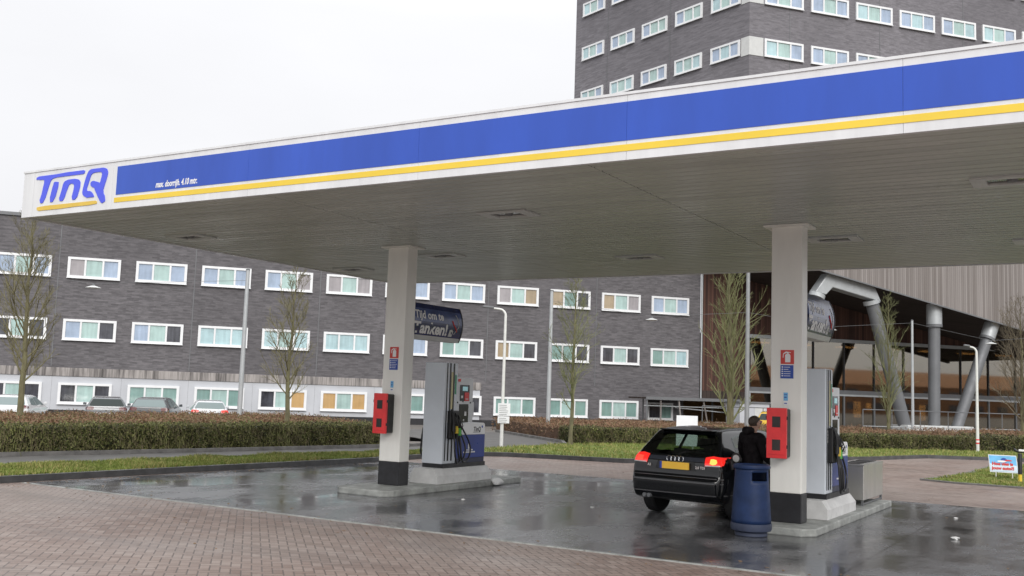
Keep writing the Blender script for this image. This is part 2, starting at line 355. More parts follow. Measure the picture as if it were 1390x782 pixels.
# =================================================================== SETTING: ground, road, verge
AN = .853663; ca, sa = math.cos(AN), math.sin(AN); D0 = 60.268     # line of the brick facade
def FW(t, off, z=0.): return (ca * t - sa * (D0 - off), sa * t + ca * (D0 - off), z)
def off_of(x, y): return D0 - (-sa * x + ca * y)
def ground_z(x, y):
    o = off_of(x, y); k = min(1, max(0, (o - 21.) / 4.)); k = k * k * (3 - 2 * k); return -.32 + k * .30
gx = sorted(set(list(np.linspace(-400, -70, 12)) + list(np.linspace(-70, 40, 56)) + list(np.linspace(40, 400, 12))))
gy = sorted(set(list(np.linspace(-300, -20, 8)) + list(np.linspace(-20, 100, 61)) + list(np.linspace(100, 600, 12))))
m = MB(); vs = [(x, y, ground_z(x, y)) for y in gy for x in gx]; nx = len(gx)
m.add(vs, [(j * nx + i, j * nx + i + 1, (j + 1) * nx + i + 1, (j + 1) * nx + i) for j in range(len(gy) - 1) for i in range(nx - 1)])
tag(m.build('ground', M['ground'], smooth=True), kind='structure')

VERGE_FRONT = [(-17.1, -4), (-16.6, 4), (-16.12, 10.6), (-15.97, 14.4), (-15.62, 19.7), (-15.75, 22.6), (-15.5, 24.2), (-14.9, 24.85), (-13.35, 25.2), (-11.6, 25.6), (-10.4, 27.2), (-7.05, 34.67), (-5.85, 38.4), (-2.9, 39.9), (4, 43), (16, 49)]
def sheet(name, poly, z, mt, kind='structure'):
    me = bpy.data.meshes.new(name); me.from_pydata([(x, y, z) for x, y in poly], [], [tuple(range(len(poly)))]); me.materials.append(mt)
    bm = bmesh.new(); bm.from_mesh(me); bmesh.ops.recalc_face_normals(bm, faces=bm.faces)
    if bm.faces[0].normal.z < 0: bmesh.ops.reverse_faces(bm, faces=bm.faces)
    bmesh.ops.triangulate(bm, faces=bm.faces); bm.to_mesh(me); bm.free()
    o = bpy.data.objects.new(name, me); col.objects.link(o); return tag(o, kind=kind)
sheet('brick_road', VERGE_FRONT + [(45, 49), (45, -30), (-17.1, -30)], 0., M['pavers'])
sheet('forecourt_slab', [(-15.98, 10.86), (9, 10.86), (9, 20.6), (-15.62, 20.6)], .004, M['wet_concrete'])
# thin steel edge strip between slab and pavers
m = MB(); m.box(-16., 10.80, -.01, 9, 10.856, .010); tag(m.build('slab_edge_strip', M['kerb']), kind='structure')
VERGE_BACK = [(16, 60), (4, 53.2), (-4.95, 44.9), (-8.6, 40.9), (-15.1, 34.9), (-16.6, 31.5), (-16.6, 27.2), (-17.25, 21.9), (-18.0, 16.3), (-18.05, 13.8), (-18.35, 11.9), (-19.2, 4), (-20, -4)]
verge_poly = [(x - .10 if y < 25 else x, y + (.12 if y >= 24.2 else 0)) for x, y in VERGE_FRONT] + VERGE_BACK
sheet('grass_verge', verge_poly, .095, M['turf'])
sheet('footpath', [(-20, -4), (-19.2, 4), (-18.35, 11.9), (-18.05, 13.8), (-18.0, 16.3), (-17.25, 21.9), (-16.6, 27.2), (-16.6, 31.5), (-17.6, 33.2), (-24, 39), (-29, 36), (-18.9, 28), (-19.0, 24.6), (-20.1, 18.1), (-20.6, 15.7), (-21.2, 12.9), (-22.6, 4), (-24, -4)], .03, M['asphalt'])
ISLE = [(-4.2, 26.9), (-3.9, 28.4), (-3.62, 31), (-3.45, 36), (-3.0, 37.2), (8, 40), (8, 27.2), (-1, 26.3), (-3.4, 26.5)]
sheet('grass_island', ISLE, .03, M['turf'])

def kerb_line(name, pts, w, z0, z1, mt, side=1):
    m = MB(); P = [Vector((x, y, 0)) for x, y in pts]; L = []; Rr = []
    for i, p in enumerate(P):
        t = (P[min(i + 1, len(P) - 1)] - P[max(i - 1, 0)]).normalized(); nrm = Vector((-t.y, t.x, 0)) * side
        L.append(p); Rr.append(p + nrm * w)
    for i in range(len(P) - 1):
        lo = [(*L[i][:2], z0), (*L[i + 1][:2], z0), (*Rr[i + 1][:2], z0), (*Rr[i][:2], z0)]
        m.hexa(lo, [(x, y, z1) for x, y, _ in lo])
    bm_o = m.build(name, mt); return tag(bm_o, kind='structure')
kerb_line('kerb', VERGE_FRONT, .14, -.02, .115, M['kerb_dark'])
kerb_line('kerb', [(-24.05, -4), (-22.65, 4), (-21.25, 12.9), (-20.65, 15.7), (-20.15, 18.1), (-19.05, 24.6), (-18.75, 28)], .12, 0, .12, M['kerb_back'])
kerb_line('kerb', [(-24, 39), (-17.6, 33.2), (-16.6, 31.5)], .12, 0, .13, M['kerb_back'])
kerb_line('kerb', [(-1, 26.25), (-3.45, 26.42), (-4.28, 26.85), (-3.98, 28.4), (-3.7, 31), (-3.53, 36)], .16, -.01, .04, M['kerb_back'], -1)

def grass_field(name, poly, z, n, h, seed, near=None):
    g = np.random.default_rng(seed); xs = [p[0] for p in poly]; ys = [p[1] for p in poly]; out = []
    while sum(map(len, out)) < n:
        q = g.uniform((min(xs), min(ys)), (max(xs), max(ys)), (n * 3, 2)); k = in_poly(q[:, 0], q[:, 1], poly)
        if near: k &= in_poly(q[:, 0], q[:, 1], near)
        out.append(q[k])
    q = np.concatenate(out)[:n]; n = len(q)
    cl = np.sin(q[:, 0] * 2.7 + np.sin(q[:, 1] * 1.9) * 2) * .5 + np.sin(q[:, 1] * 3.1 + q[:, 0]) * .5      # tufts
    hh = h * g.uniform(.5, 1.3, n) * (1 + .45 * cl); az = g.uniform(0, 6.283, n); w = .010 + .008 * g.random(n); ln = hh * g.uniform(.2, .9, n); a2 = g.uniform(0, 6.283, n)
    c, s_ = np.cos(az), np.sin(az); b0 = np.stack([q[:, 0] - c * w, q[:, 1] - s_ * w, np.full(n, z)], 1); b1 = np.stack([q[:, 0] + c * w, q[:, 1] + s_ * w, np.full(n, z)], 1)
    tp = np.stack([q[:, 0] + np.cos(a2) * ln, q[:, 1] + np.sin(a2) * ln, z + hh], 1)
    V = np.stack([b0, b1, tp], 1).reshape(-1, 3); F = np.arange(3 * n).reshape(n, 3)
    pr = g.random(n) + cl * .18; mi = np.where(pr < .55, 0, np.where(pr < .86, 1, 2))
    return tag(raw_mesh(name, V, F, GRASS, mi), kind='stuff')
grass_field('verge_grass', verge_poly, .09, 56000, .07, 3, near=[(-21, 8), (-14, 8), (-14, 24), (-19, 24)])
grass_field('verge_grass', verge_poly, .09, 46000, .075, 4, near=[(-19, 23), (-13, 22), (8, 40), (8, 60), (-19, 36)])
grass_field('island_grass', ISLE, .028, 28000, .045, 5, near=[(-5, 25), (0.5, 25), (0.5, 38), (-5, 38)])

# =================================================================== HEDGES
def inset(C, d):
    out = []
    for i in range(4):
        p, a, b_ = C[i], C[i - 1], C[(i + 1) % 4]; u = (a - p) / np.linalg.norm(a - p); v = (b_ - p) / np.linalg.norm(b_ - p); out.append(p + (u + v) * d / max(.2, abs(u[0] * v[1] - u[1] * v[0])))
    return out
def hedge(name, corners, z0, z1, n_front, leafset, wts, core, size, label, front=0, seed=1, up=0., n_top=None, rough_top=.06, cat='hedge', group=None):
    """corners: 4 plan points, edge front->front+1 faces the forecourt"""
    g = np.random.default_rng(seed); C = np.array(corners, float); cx = C.mean(0)
    root = empty(name, (cx[0], cx[1], z0), 0, label, cat, group)
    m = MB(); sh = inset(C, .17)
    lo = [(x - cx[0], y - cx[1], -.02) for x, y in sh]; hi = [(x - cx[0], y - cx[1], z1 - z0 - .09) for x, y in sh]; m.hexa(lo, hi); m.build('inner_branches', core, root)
    pts = []
    for e in range(4):
        a, b_ = C[e], C[(e + 1) % 4]; L = np.linalg.norm(b_ - a); n = int(n_front * (1. if e in (front,) else .35) * L / max(np.linalg.norm(C[(front + 1) % 4] - C[front]), .1))
        nv = np.array([(b_ - a)[1], -(b_ - a)[0]]) / L
        if nv @ ((a + b_) / 2 - cx) < 0: nv = -nv
        u = g.random(n); h = g.random(n) ** .85 * (z1 - z0); bul = .05 * np.sin(u * L * 1.7) + .05 * np.sin(u * L * 5.1 + h * 4) + .03 * np.sin(h * 9 + u * L * 11)
        dpt = bul - np.abs(g.normal(0, .07, n)); p = a + np.outer(u, b_ - a) + np.outer(dpt, nv)
        pts.append(np.stack([p[:, 0] - cx[0], p[:, 1] - cx[1], h], 1))
    n = n_top or n_front; u, v = g.random(n), g.random(n)
    p = (C[0] * ((1 - u) * (1 - v))[:, None] + C[1] * (u * (1 - v))[:, None] + C[2] * (u * v)[:, None] + C[3] * ((1 - u) * v)[:, None])
    tz = (z1 - z0) + rough_top * (np.sin(p[:, 0] * 2.1) + np.sin(p[:, 1] * 2.6 + p[:, 0])) * .35 + g.normal(0, rough_top * .6, n) + (g.random(n) < .04) * g.random(n) * .10 - .03
    pts.append(np.stack([p[:, 0] - cx[0], p[:, 1] - cx[1], tz], 1)); P = np.concatenate(pts)
    V, F = leaves(P, size, .45, up, seed + 9)
    cl = np.sin(P[:, 0] * 3.3 + P[:, 2] * 4) * np.sin(P[:, 1] * 2.7 - P[:, 2] * 3)
    r = np.clip(g.random(len(P)) + cl * .12, 0, .999); mi = np.searchsorted(np.cumsum(wts) / np.sum(wts), r).clip(0, len(leafset) - 1)
    raw_mesh('foliage', V, F, leafset, mi, root)
    nt_ = n_front // 14; a, b_ = C[front], C[(front + 1) % 4]; nv = np.array([(b_ - a)[1], -(b_ - a)[0]]) / np.linalg.norm(b_ - a)
    if nv @ ((a + b_) / 2 - cx) < 0: nv = -nv
    u = g.random(nt_); q = a + np.outer(u, b_ - a) + np.outer(g.normal(.0, .06, nt_), nv) - cx; h0 = g.uniform(0, (z1 - z0) * .9, nt_); ln = g.uniform(.10, .30, nt_)
    A = np.stack([q[:, 0], q[:, 1], h0], 1); B = A + np.stack([g.normal(0, .06, nt_), g.normal(0, .06, nt_), ln], 1); d_ = (b_ - a) / np.linalg.norm(b_ - a); W_ = np.array([d_[0], d_[1], 0]) * .006
    raw_mesh('twigs', np.stack([A - W_, A + W_, B], 1).reshape(-1, 3), np.arange(3 * nt_).reshape(nt_, 3), [leafset[2], leafset[1]], (g.random(nt_) < .35).astype(int), root); return root
PW = [.34, .30, .20, .16]
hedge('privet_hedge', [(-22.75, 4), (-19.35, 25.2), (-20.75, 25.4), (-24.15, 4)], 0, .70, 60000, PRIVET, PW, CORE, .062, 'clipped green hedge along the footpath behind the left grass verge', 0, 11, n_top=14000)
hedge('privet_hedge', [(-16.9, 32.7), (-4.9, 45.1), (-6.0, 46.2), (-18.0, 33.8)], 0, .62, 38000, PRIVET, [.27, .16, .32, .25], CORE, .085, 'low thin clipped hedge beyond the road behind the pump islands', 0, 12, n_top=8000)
hedge('privet_hedge', [(-4.85, 45.15), (12, 62.6), (10.9, 63.7), (-5.95, 46.25)], 0, .72, 20000, PRIVET, [.2, .1, .38, .32], CORE, .09, 'dark clipped hedge running out of frame behind the blue board', 0, 13, n_top=5000)
hedge('beech_hedge', [(-24.1, 4), (-20.7, 27.0), (-29.5, 31.5), (-33, 4)], -.05, .61, 5000, BEECH, [.5, .25, .25], CORE_RED, .075, 'broad red brown planting bed behind the left clipped hedge', 0, 14, n_top=85000, rough_top=.09, cat='planting bed')
hedge('beech_hedge', [(-18.1, 33.9), (-5, 47.4), (-12.5, 54.8), (-25.6, 41.3)], -.05, .60, 3000, BEECH, [.6, .3, .1], CORE_RED, .085, 'red brown planting bed behind the hedge beyond the black car', 0, 15, n_top=55000, rough_top=.09, cat='planting bed')
hedge('beech_hedge', [(-4.95, 47.5), (12, 65), (8.2, 68.8), (-8.8, 51.2)], -.05, .74, 3000, BEECH, [.65, .25, .1], CORE_RED, .085, 'red brown planting bed in front of the glass entrance hall', 0, 16, n_top=24000, rough_top=.09, cat='planting bed')

# =================================================================== TREES
def tree(loc, H, r0, spread, seed, label, n1=40, tw=M['twig'], z_first=.20, group='bare street trees', narrow=1., dens=1.):
    g = random.Random(seed); root = empty('bare_tree', loc, g.uniform(0, 6), label, 'tree', group)
    tp = []; x = y = 0.
    for i in range(13):
        h = i / 12; tp.append((x, y, h * H * .97 - .05)); x += g.uniform(-.05, .05) * (.4 + h); y += g.uniform(-.05, .05) * (.4 + h)
    tr = [max(.010, r0 * (1 - i / 12) ** .8 * (1.25 if i == 0 else 1)) for i in range(13)]
    m = MB(); m.tube(tp, tr, 8); m.build('trunk', M['bark'], root, smooth=True)
    c = MB()
    def branch(p, d, L, r, lev):
        n = 4 if lev < 3 else 2; P = [p]; q = p.copy(); dd = d.copy()
        for i in range(n):
            dd = (dd + Vector((g.uniform(-.13, .13), g.uniform(-.13, .13), .16 if lev < 2 else .07))).normalized(); q = q + dd * (L / n); P.append(q.copy())
        c.tube(P, [max(.0036, r * (1 - .75 * i / n)) for i in range(n + 1)], 5 if lev == 1 else 3, cap=False)
        if lev < 3:
            for j in range(max(2, int((8 if lev == 1 else 5) * dens))):
                u = g.uniform(.18, 1.); i = min(n - 1, int(u * n)); b0 = P[i].lerp(P[i + 1], u * n - i); t = (P[i + 1] - P[i]).normalized()
                a = g.uniform(0, 6.283); o = t.orthogonal().normalized(); w = t.cross(o); k = g.uniform(.45, .8)
                branch(b0, (t + (o * math.cos(a) + w * math.sin(a)) * k).normalized(), L * g.uniform(.28, .55) * (1.15 - .4 * u), r * .45, lev + 1)
    for i in range(n1):
        h = z_first + (1 - z_first) * ((i + g.random()) / n1) ** .95; k = min(11, int(h * 12)); p = Vector(tp[k]).lerp(Vector(tp[k + 1]), h * 12 - k)
        a = i * 2.4 + g.uniform(-.4, .4); tilt = g.uniform(.55, .95) * narrow; d = Vector((math.cos(a) * math.sin(tilt), math.sin(a) * math.sin(tilt), math.cos(tilt)))
        L = spread * g.uniform(.75, 1.2) * min(1, (1.12 - h) * 1.5) * (.75 + .25 * min(1, (h - z_first) * 6)); branch(p, d, L, max(.008, tr[k] * .36), 1)
    c.build('crown', tw, root); return root
def tree_at(t, off, **kw): 
    x, y, _ = FW(t, off); return tree((x, y, ground_z(x, y)), **kw)
tree_at(-4.2, 28, H=6.9, r0=.105, spread=1.75, seed=3, label='leafless tree with forked crown at the left edge, before the parked cars', n1=44, z_first=.24)
tree_at(3.28, 28, H=6.0, r0=.085, spread=1.35, seed=8, label='slim leafless tree in the bed between leaning steel mast and first column', n1=38, z_first=.22)
tree_at(12.73, 28, H=6.6, r0=.075, spread=1.25, seed=12, label='slender leafless tree to the right of the lamp post with notice plates', n1=40, tw=M['twig_moss'], z_first=.2)
tree_at(24.9, 17.5, H=9.8, r0=.19, spread=2.5, seed=21, label='tall mossy leafless tree with upswept branches beyond the black car', n1=46, tw=M['twig_moss'], z_first=.10, narrow=.72, dens=.8)
tree_at(33.1, 18.5, H=7.7, r0=.10, spread=2.0, seed=25, label='leafless mossy tree in front of the sloping steel strut', n1=42, tw=M['twig_moss'], z_first=.12, narrow=.68, dens=.8)
tree_at(41.8, 18, H=8.0, r0=.12, spread=2.6, seed=31, label='leafless brown tree at the right edge of the picture', n1=52, tw=M['twig_brown'], z_first=.13)

# =================================================================== CANOPY
XL, XR, YF, YB, ZB, ZT = -15.166, .02, 9.848, 19.733, 4.335, 5.086
can = empty('station_canopy', (-4.03, 14.8, ZB), 0, 'wide flat filling station canopy with blue and yellow banded white fascia', 'canopy')
O = (-4.03, 14.8, ZB)
def cpart(mb, name, mats, **kw): return mb.build(name, mats, can, shift=O, **kw)
m = MB()
for k, (x0, x1) in enumerate([(XL, XL + .27)] + [(-14.892 + 2 * 0 + a, -14.892 + b_) for a, b_ in [(0, 1.918), (1.920, 4.74), (4.742, 7.6), (7.602, 10.37), (10.372, 13.2), (13.202, 16.0), (16.002, 18.9), (18.902, 21.99)]]):
    x1 = min(x1, XR)
    if x1 - x0 < .05: continue
    m.box(x0 + .0006, YF, ZB, x1 - .0006, YF + .06, ZT - .03)
cpart(m, 'front_fascia', M['fascia_white'])
m = MB(); m.box(XL, YB - .06, ZB, XR, YB, ZT - .03); cpart(m, 'back_fascia', M['fascia_white'])
for x0 in (XL, XR - .06):
    m = MB(); m.box(x0, YF + .062, ZB, x0 + .06, YB - .062, ZT - .03); cpart(m, 'side_fascia', M['fascia_white'])
m = MB(); m.box(XL - .012, YF - .012, ZT - .03, XR + .012, YF + .09, ZT); m.box(XL - .012, YB - .09, ZT - .03, XR + .012, YB + .012, ZT)
m.box(XL - .012, YF + .092, ZT - .03, XL + .09, YB - .092, ZT); m.box(XR - .09, YF + .092, ZT - .03, XR + .012, YB - .092, ZT); cpart(m, 'roof_trim', M['fascia_white'])
m = MB(); m.box(XL + .06, YF + .06, ZB + .42, XR - .06, YB - .06, ZB + .5); cpart(m, 'roof_deck', M['deck_dark'])
m = MB(); m.box(XL + .062, YF + .062, ZB + .045, XR - .062, YB - .062, ZB + .06); cpart(m, 'ceiling_void', M['deck_dark'])
m = MB(); seams = [XL + .07, -14.77, -9.90, -5.035, -.165, XR - .07]; n = 49; pitch = (YB - YF - .13) / n
for j in range(n):
    y0 = YF + .065 + j * pitch
    for a, b_ in zip(seams[:-1], seams[1:]):
        dz = random.uniform(-.0008, .0008); y1 = y0 + pitch - .026; x0, x1 = a + .007, b_ - .007
        q = [(x0, y0, ZB + .03), (x1, y0, ZB + .03), (x1, y0 + .012, ZB + .012 + dz), (x0, y0 + .012, ZB + .012 + dz), (x1, y1 - .012, ZB + .012 + dz), (x0, y1 - .012, ZB + .012 + dz), (x1, y1, ZB + .03), (x0, y1, ZB + .03)]
        m.add(q, [(0, 1, 2, 3), (3, 2, 4, 5), (5, 4, 6, 7), (7, 6, 1, 0), (0, 3, 5, 7), (1, 6, 4, 2)])
cpart(m, 'ceiling_slats', M['soffit'])
m = MB(); xb = -12.875
for a, b_ in [(xb, -10.1525), (-10.15, -7.2925), (-7.29, -4.5225), (-4.52, -1.6925), (-1.69, 1.1075), (1.11, 4.0075), (4.01, XR)]:
    b_ = min(b_, XR)
    if b_ - a > .05: m.box(a, YF - .006, 4.548, b_, YF + .001, 4.978)
cpart(m, 'blue_band', M['blue'])
m = MB(); m.box(-12.905, YF - .006, 4.432, XR, YF + .001, 4.505); cpart(m, 'yellow_stripe', M['yellow'])
m = MB(); add_text(m, 'max. doorrijh. 4.10 mtr.', .125, lambda u, v: (-12.0 + u, YF - .008, 4.592 + v), shear=.25, bold=.004, xs=.71); cpart(m, 'height_lettering', M['white_ink'])
LOGO = dict(
    T=[(-14.84, 4.94), (-14.83, 4.96), (-14.81, 4.97), (-14.77, 4.98), (-14.61, 4.98), (-14.33, 4.98), (-14.07, 4.99), (-13.81, 4.99), (-13.67, 4.99), (-13.65, 4.98), (-13.64, 4.98), (-13.64, 4.96), (-13.65, 4.94), (-13.67, 4.93), (-13.79, 4.93), (-13.99, 4.93), (-14.17, 4.93), (-14.31, 4.93), (-14.4, 4.92), (-14.43, 4.91), (-14.45, 4.9), (-14.47, 4.88), (-14.51, 4.79), (-14.57, 4.62), (-14.63, 4.54), (-14.69, 4.54), (-14.71, 4.59), (-14.67, 4.69), (-14.65, 4.78), (-14.63, 4.86), (-14.63, 4.9), (-14.64, 4.91), (-14.68, 4.92), (-14.74, 4.92), (-14.79, 4.93), (-14.83, 4.93)],
    I=[(-14.38, 4.85), (-14.36, 4.86), (-14.33, 4.86), (-14.27, 4.85), (-14.27, 4.78), (-14.32, 4.62), (-14.38, 4.54), (-14.44, 4.54), (-14.45, 4.62), (-14.41, 4.77)],
    N=[(-14.22, 4.59), (-14.18, 4.69), (-14.16, 4.76), (-14.15, 4.8), (-14.13, 4.83), (-14.11, 4.85), (-14.07, 4.86), (-14.02, 4.87), (-13.95, 4.87), (-13.87, 4.87), (-13.81, 4.86), (-13.77, 4.85), (-13.75, 4.83), (-13.73, 4.81), (-13.73, 4.78), (-13.73, 4.73), (-13.75, 4.67), (-13.78, 4.58), (-13.83, 4.54), (-13.89, 4.54), (-13.91, 4.59), (-13.88, 4.69), (-13.87, 4.75), (-13.88, 4.78), (-13.9, 4.79), (-13.93, 4.8), (-13.96, 4.8), (-13.99, 4.79), (-14.01, 4.77), (-14.03, 4.73), (-14.06, 4.67), (-14.09, 4.59), (-14.13, 4.54), (-14.2, 4.54)],
    Q=[(-13.38, 4.55), (-13.4, 4.55), (-13.44, 4.55), (-13.51, 4.55), (-13.55, 4.55), (-13.59, 4.57), (-13.62, 4.58), (-13.65, 4.61), (-13.66, 4.63), (-13.66, 4.66), (-13.65, 4.71), (-13.63, 4.78), (-13.61, 4.84), (-13.59, 4.89), (-13.57, 4.93), (-13.55, 4.96), (-13.52, 4.98), (-13.48, 4.99), (-13.42, 4.99), (-13.35, 4.99), (-13.27, 4.99), (-13.2, 4.99), (-13.16, 4.98), (-13.13, 4.97), (-13.11, 4.95), (-13.1, 4.93), (-13.09, 4.9), (-13.1, 4.85), (-13.12, 4.79), (-13.15, 4.71), (-13.17, 4.65), (-13.17, 4.63), (-13.16, 4.59), (-13.13, 4.55), (-13.12, 4.51), (-13.11, 4.48), (-13.12, 4.46), (-13.15, 4.45), (-13.17, 4.44), (-13.2, 4.45), (-13.22, 4.47), (-13.24, 4.49), (-13.28, 4.54), (-13.33, 4.61), (-13.37, 4.66), (-13.38, 4.69), (-13.41, 4.7), (-13.44, 4.71), (-13.47, 4.73), (-13.48, 4.75), (-13.48, 4.77), (-13.47, 4.79), (-13.44, 4.8), (-13.4, 4.8), (-13.36, 4.79), (-13.32, 4.78), (-13.29, 4.77), (-13.27, 4.75), (-13.25, 4.78), (-13.23, 4.85), (-13.22, 4.89), (-13.23, 4.91), (-13.24, 4.92), (-13.27, 4.93), (-13.32, 4.93), (-13.4, 4.93), (-13.45, 4.92), (-13.48, 4.9), (-13.5, 4.86), (-13.52, 4.8), (-13.54, 4.75), (-13.56, 4.7), (-13.56, 4.67), (-13.55, 4.66), (-13.52, 4.65), (-13.49, 4.65), (-13.46, 4.64), (-13.43, 4.62), (-13.4, 4.59), (-13.38, 4.56)],
    U=[(-14.76, 4.44), (-14.77, 4.45), (-14.77, 4.47), (-14.75, 4.48), (-14.56, 4.49), (-14.21, 4.49), (-13.86, 4.49), (-13.51, 4.49), (-13.33, 4.49), (-13.31, 4.48), (-13.3, 4.47), (-13.3, 4.45), (-13.31, 4.44), (-13.33, 4.44), (-13.49, 4.43), (-13.81, 4.43), (-14.15, 4.42), (-14.52, 4.42), (-14.72, 4.42), (-14.75, 4.43)],
)
for nm, key, mt in [('logo_letter', 'T', 'logo_blue'), ('logo_letter', 'I', 'logo_blue'), ('logo_letter', 'N', 'logo_blue'), ('logo_letter', 'Q', 'logo_blue'), ('logo_underline', 'U', 'logo_yellow')]:
    m = MB(); m.prism(LOGO[key], lambda u, v, w: (u, w, v), YF - .010, YF + .001); o = cpart(m, nm, M[mt])
# recessed lamps of the canopy, switched off
def ceiling_light(x, y, lab):
    r = empty('ceiling_light', (x, y, ZB + .012), 0, lab, 'ceiling light', 'recessed lamps under the canopy')
    m = MB(); w, h = .40, .24
    for a in [(-w, -h, w, -h + .10), (-w, h - .10, w, h), (-w, -h + .102, -w + .16, h - .102), (w - .16, -h + .102, w, h - .102)]: m.box(a[0], a[1], -.022, a[2], a[3], -.001)
    m.build('frame', M['trim_grey'], r)
    m = MB(); m.box(-w + .165, -h + .105, -.001, w - .165, h - .105, .014); m.build('lens', M['dark_glass'], r)
    m = MB(); m.lathe([(.0, -.03), (.05, -.03), (.06, -.004), (.0, -.004)], 12, 0, (.02, -.02, 0)); m.build('lamp_bulb', M['galv_dark'], r); return r
L_ = 'recessed canopy lamp '
for x, y, lb in [(-14.05, 12.36, L_ + 'near the front left corner above the logo'), (-7.48, 12.32, L_ + 'midway between the columns, nearer the front edge'), (-1.0, 12.4, L_ + 'in the front row at the right edge'),
              (-14.25, 17.05, L_ + 'in the back row at the left end'), (-7.52, 17.07, L_ + 'in the back row midway between the columns'), (-.95, 17.1, L_ + 'in the back row at the right edge'),
              (-11.0, 15.75, L_ + 'just behind the left column top'), (-3.78, 16.0, L_ + 'just behind the right column top')]: ceiling_light(x, y, lb)

# =================================================================== COLUMNS with signs and extinguisher boxes
def column(x0, lab):
    x1, y0, y1 = x0 + .445, 14.51, 14.80; xc, yc = (x0 + x1) / 2, (y0 + y1) / 2
    r = empty('canopy_column', (xc, yc, .11), 0, lab, 'column', 'columns carrying the canopy')
    sh = (xc, yc, .11)
    m = MB(); m.box(x0, y0, .52, x1, y1, ZB - .004); m.build('shaft', M['column'], r, shift=sh, bevel=.012)
    m = MB(); m.box(x0 - .004, y0 - .004, .11, x1 + .004, y1 + .004, .519); m.build('base_band', M['black_paint'], r, shift=sh, bevel=.012)
    m = MB(); m.box(x0 - .10, y0 - .08, ZB - .018, x1 + .10, y1 + .09, ZB + .009); m.build('head_plate', M['column'], r, shift=sh)
    return r
def extinguisher_box(x0, lab):
    r = empty('extinguisher_box', (x0 + .14, 14.51, 1.01), 0, lab, 'extinguisher box', 'red extinguisher boxes on the columns'); w = .14
    m = MB(); m.box(-w + .005, -.20, .01, w - .005, -.001, .69); m.build('back_shell', M['black_rubber'], r, bevel=.025)
    m = MB()
    m.box(-w, -.245, 0, w, -.201, .70); m.box(-w + .03, -.252, .05, w - .03, -.246, .075); lid = m.build('lid', M['red'], r, bevel=.02)
    for z in (.11, .43):
        m = MB(); m.box(-.06, -.249, z, .055, -.246, z + .15); m.build('window', M['dark_glass'], lid)
    for sx in (-1, 1):
        for z in (.14, .54): m = MB(); m.box(sx * (w + .004) - .012, -.235, z, sx * (w + .004) + .012, -.17, z + .045); m.build('latch', M['black_rubber'], r)
    return r
def ext_sign(xc, lab):
    r = empty('extinguisher_sign', (xc, 14.507, 2.335), 0, lab, 'sign', 'fire signs on the columns')
    m = MB(); m.box(-.095, -.004, 0, .095, .003, .20); m.build('plate', M['sign_red'], r)
    m = MB(); m.prism([(-.03, .025), (.045, .025), (.045, .125), (.03, .145), (-.015, .145), (-.03, .125)], lambda u, v, w: (u, w, v), -.007, -.004)
    m.prism([(-.005, .147), (.02, .147), (.02, .165), (.05, .158), (.05, .168), (-.02, .178), (-.06, .15), (-.065, .09), (-.055, .09), (-.05, .14), (-.005, .163)], lambda u, v, w: (u, w, v), -.007, -.004)
    m.build('extinguisher_symbol', M['white_ink'], r); return r
def info_sign(xc, lab):
    r = empty('instruction_sign', (xc, 14.507, 2.13), 0, lab, 'sign', 'blue instruction signs on the columns')
    m = MB(); m.box(-.092, -.004, 0, .092, .003, .19); m.build('plate', M['sign_blue'], r)
    m = MB()
    for i in range(5): m.box(-.075, -.006, .03 + i * .031, -.055, -.004, .045 + i * .031); m.box(-.045, -.006, .033 + i * .031, random.uniform(.02, .08), -.004, .040 + i * .031)
    m.build('printed_lines', M['white_ink'], r); return r
def sticker(xc, lab):
    r = empty('sticker', (xc, 14.507, 1.755), 0, lab, 'sticker', 'small stickers above the red boxes')
    m = MB(); m.box(-.03, -.003, .06, .03, .003, .175); m.build('plate', M['skylite_board'], r)
    m = MB(); m.box(-.03, -.003, 0, .03, .003, .055); m.build('label_strip', M['white_ink'], r)
    m = MB(); m.box(-.02, -.005, .015, .02, -.003, .03); m.box(-.02, -.005, .10, .015, -.003, .115); m.box(-.02, -.005, .14, .022, -.003, .15); m.build('printed_lines', M['sign_blue'], r); return r
for x0, w_ in [(-11.325, 'left'), (-4.315, 'right')]:
    near = 'beside the blue bin' if w_ == 'right' else 'in front of the left pump'
    column(x0, f'cream square column with black foot {near}')
    extinguisher_box(x0 + .02 if w_ == 'right' else x0 + .02, 'red fire extinguisher box with two windows ' + ('on the column by the blue bin' if w_ == 'right' else 'on the left column, nearest the hedge'))
    ext_sign(x0 + .24, 'red extinguisher symbol sign high on the ' + ('column beside the blue bin' if w_ == 'right' else 'column in front of the left pump'))
    info_sign(x0 + .235, 'blue instruction sign under the red one on the ' + ('column beside the blue bin' if w_ == 'right' else 'column in front of the left pump'))
    sticker(x0 + .22, 'small pale sticker above the red box on the ' + ('column beside the blue bin' if w_ == 'right' else 'column in front of the left pump'))

# =================================================================== PUMP ISLANDS
def island(x0, x1, y0, y1, lab):
    m = MB(); c = .16; h = .11; pts = [(x0 + c, y0), (x1 - c, y0), (x1, y0 + c), (x1, y1), (x0, y1), (x0, y0 + c)]
    xc, yc = (x0 + x1) / 2, (y0 + y1) / 2
    m.prism([(a - xc, b_ - yc) for a, b_ in pts], lambda u, v, w: (u, v, w), 0.0, h)
    return tag(m.build('pump_island', M['kerb'], None, (xc, yc, 0), bevel=.02), lab, 'pump island', 'concrete pump islands')
island(-11.62, -10.42, 13.62, 18.0, 'low concrete island under the left pump and column')
island(-4.5, -3.56, 13.95, 19.38, 'low concrete island under the right pump and steel box')

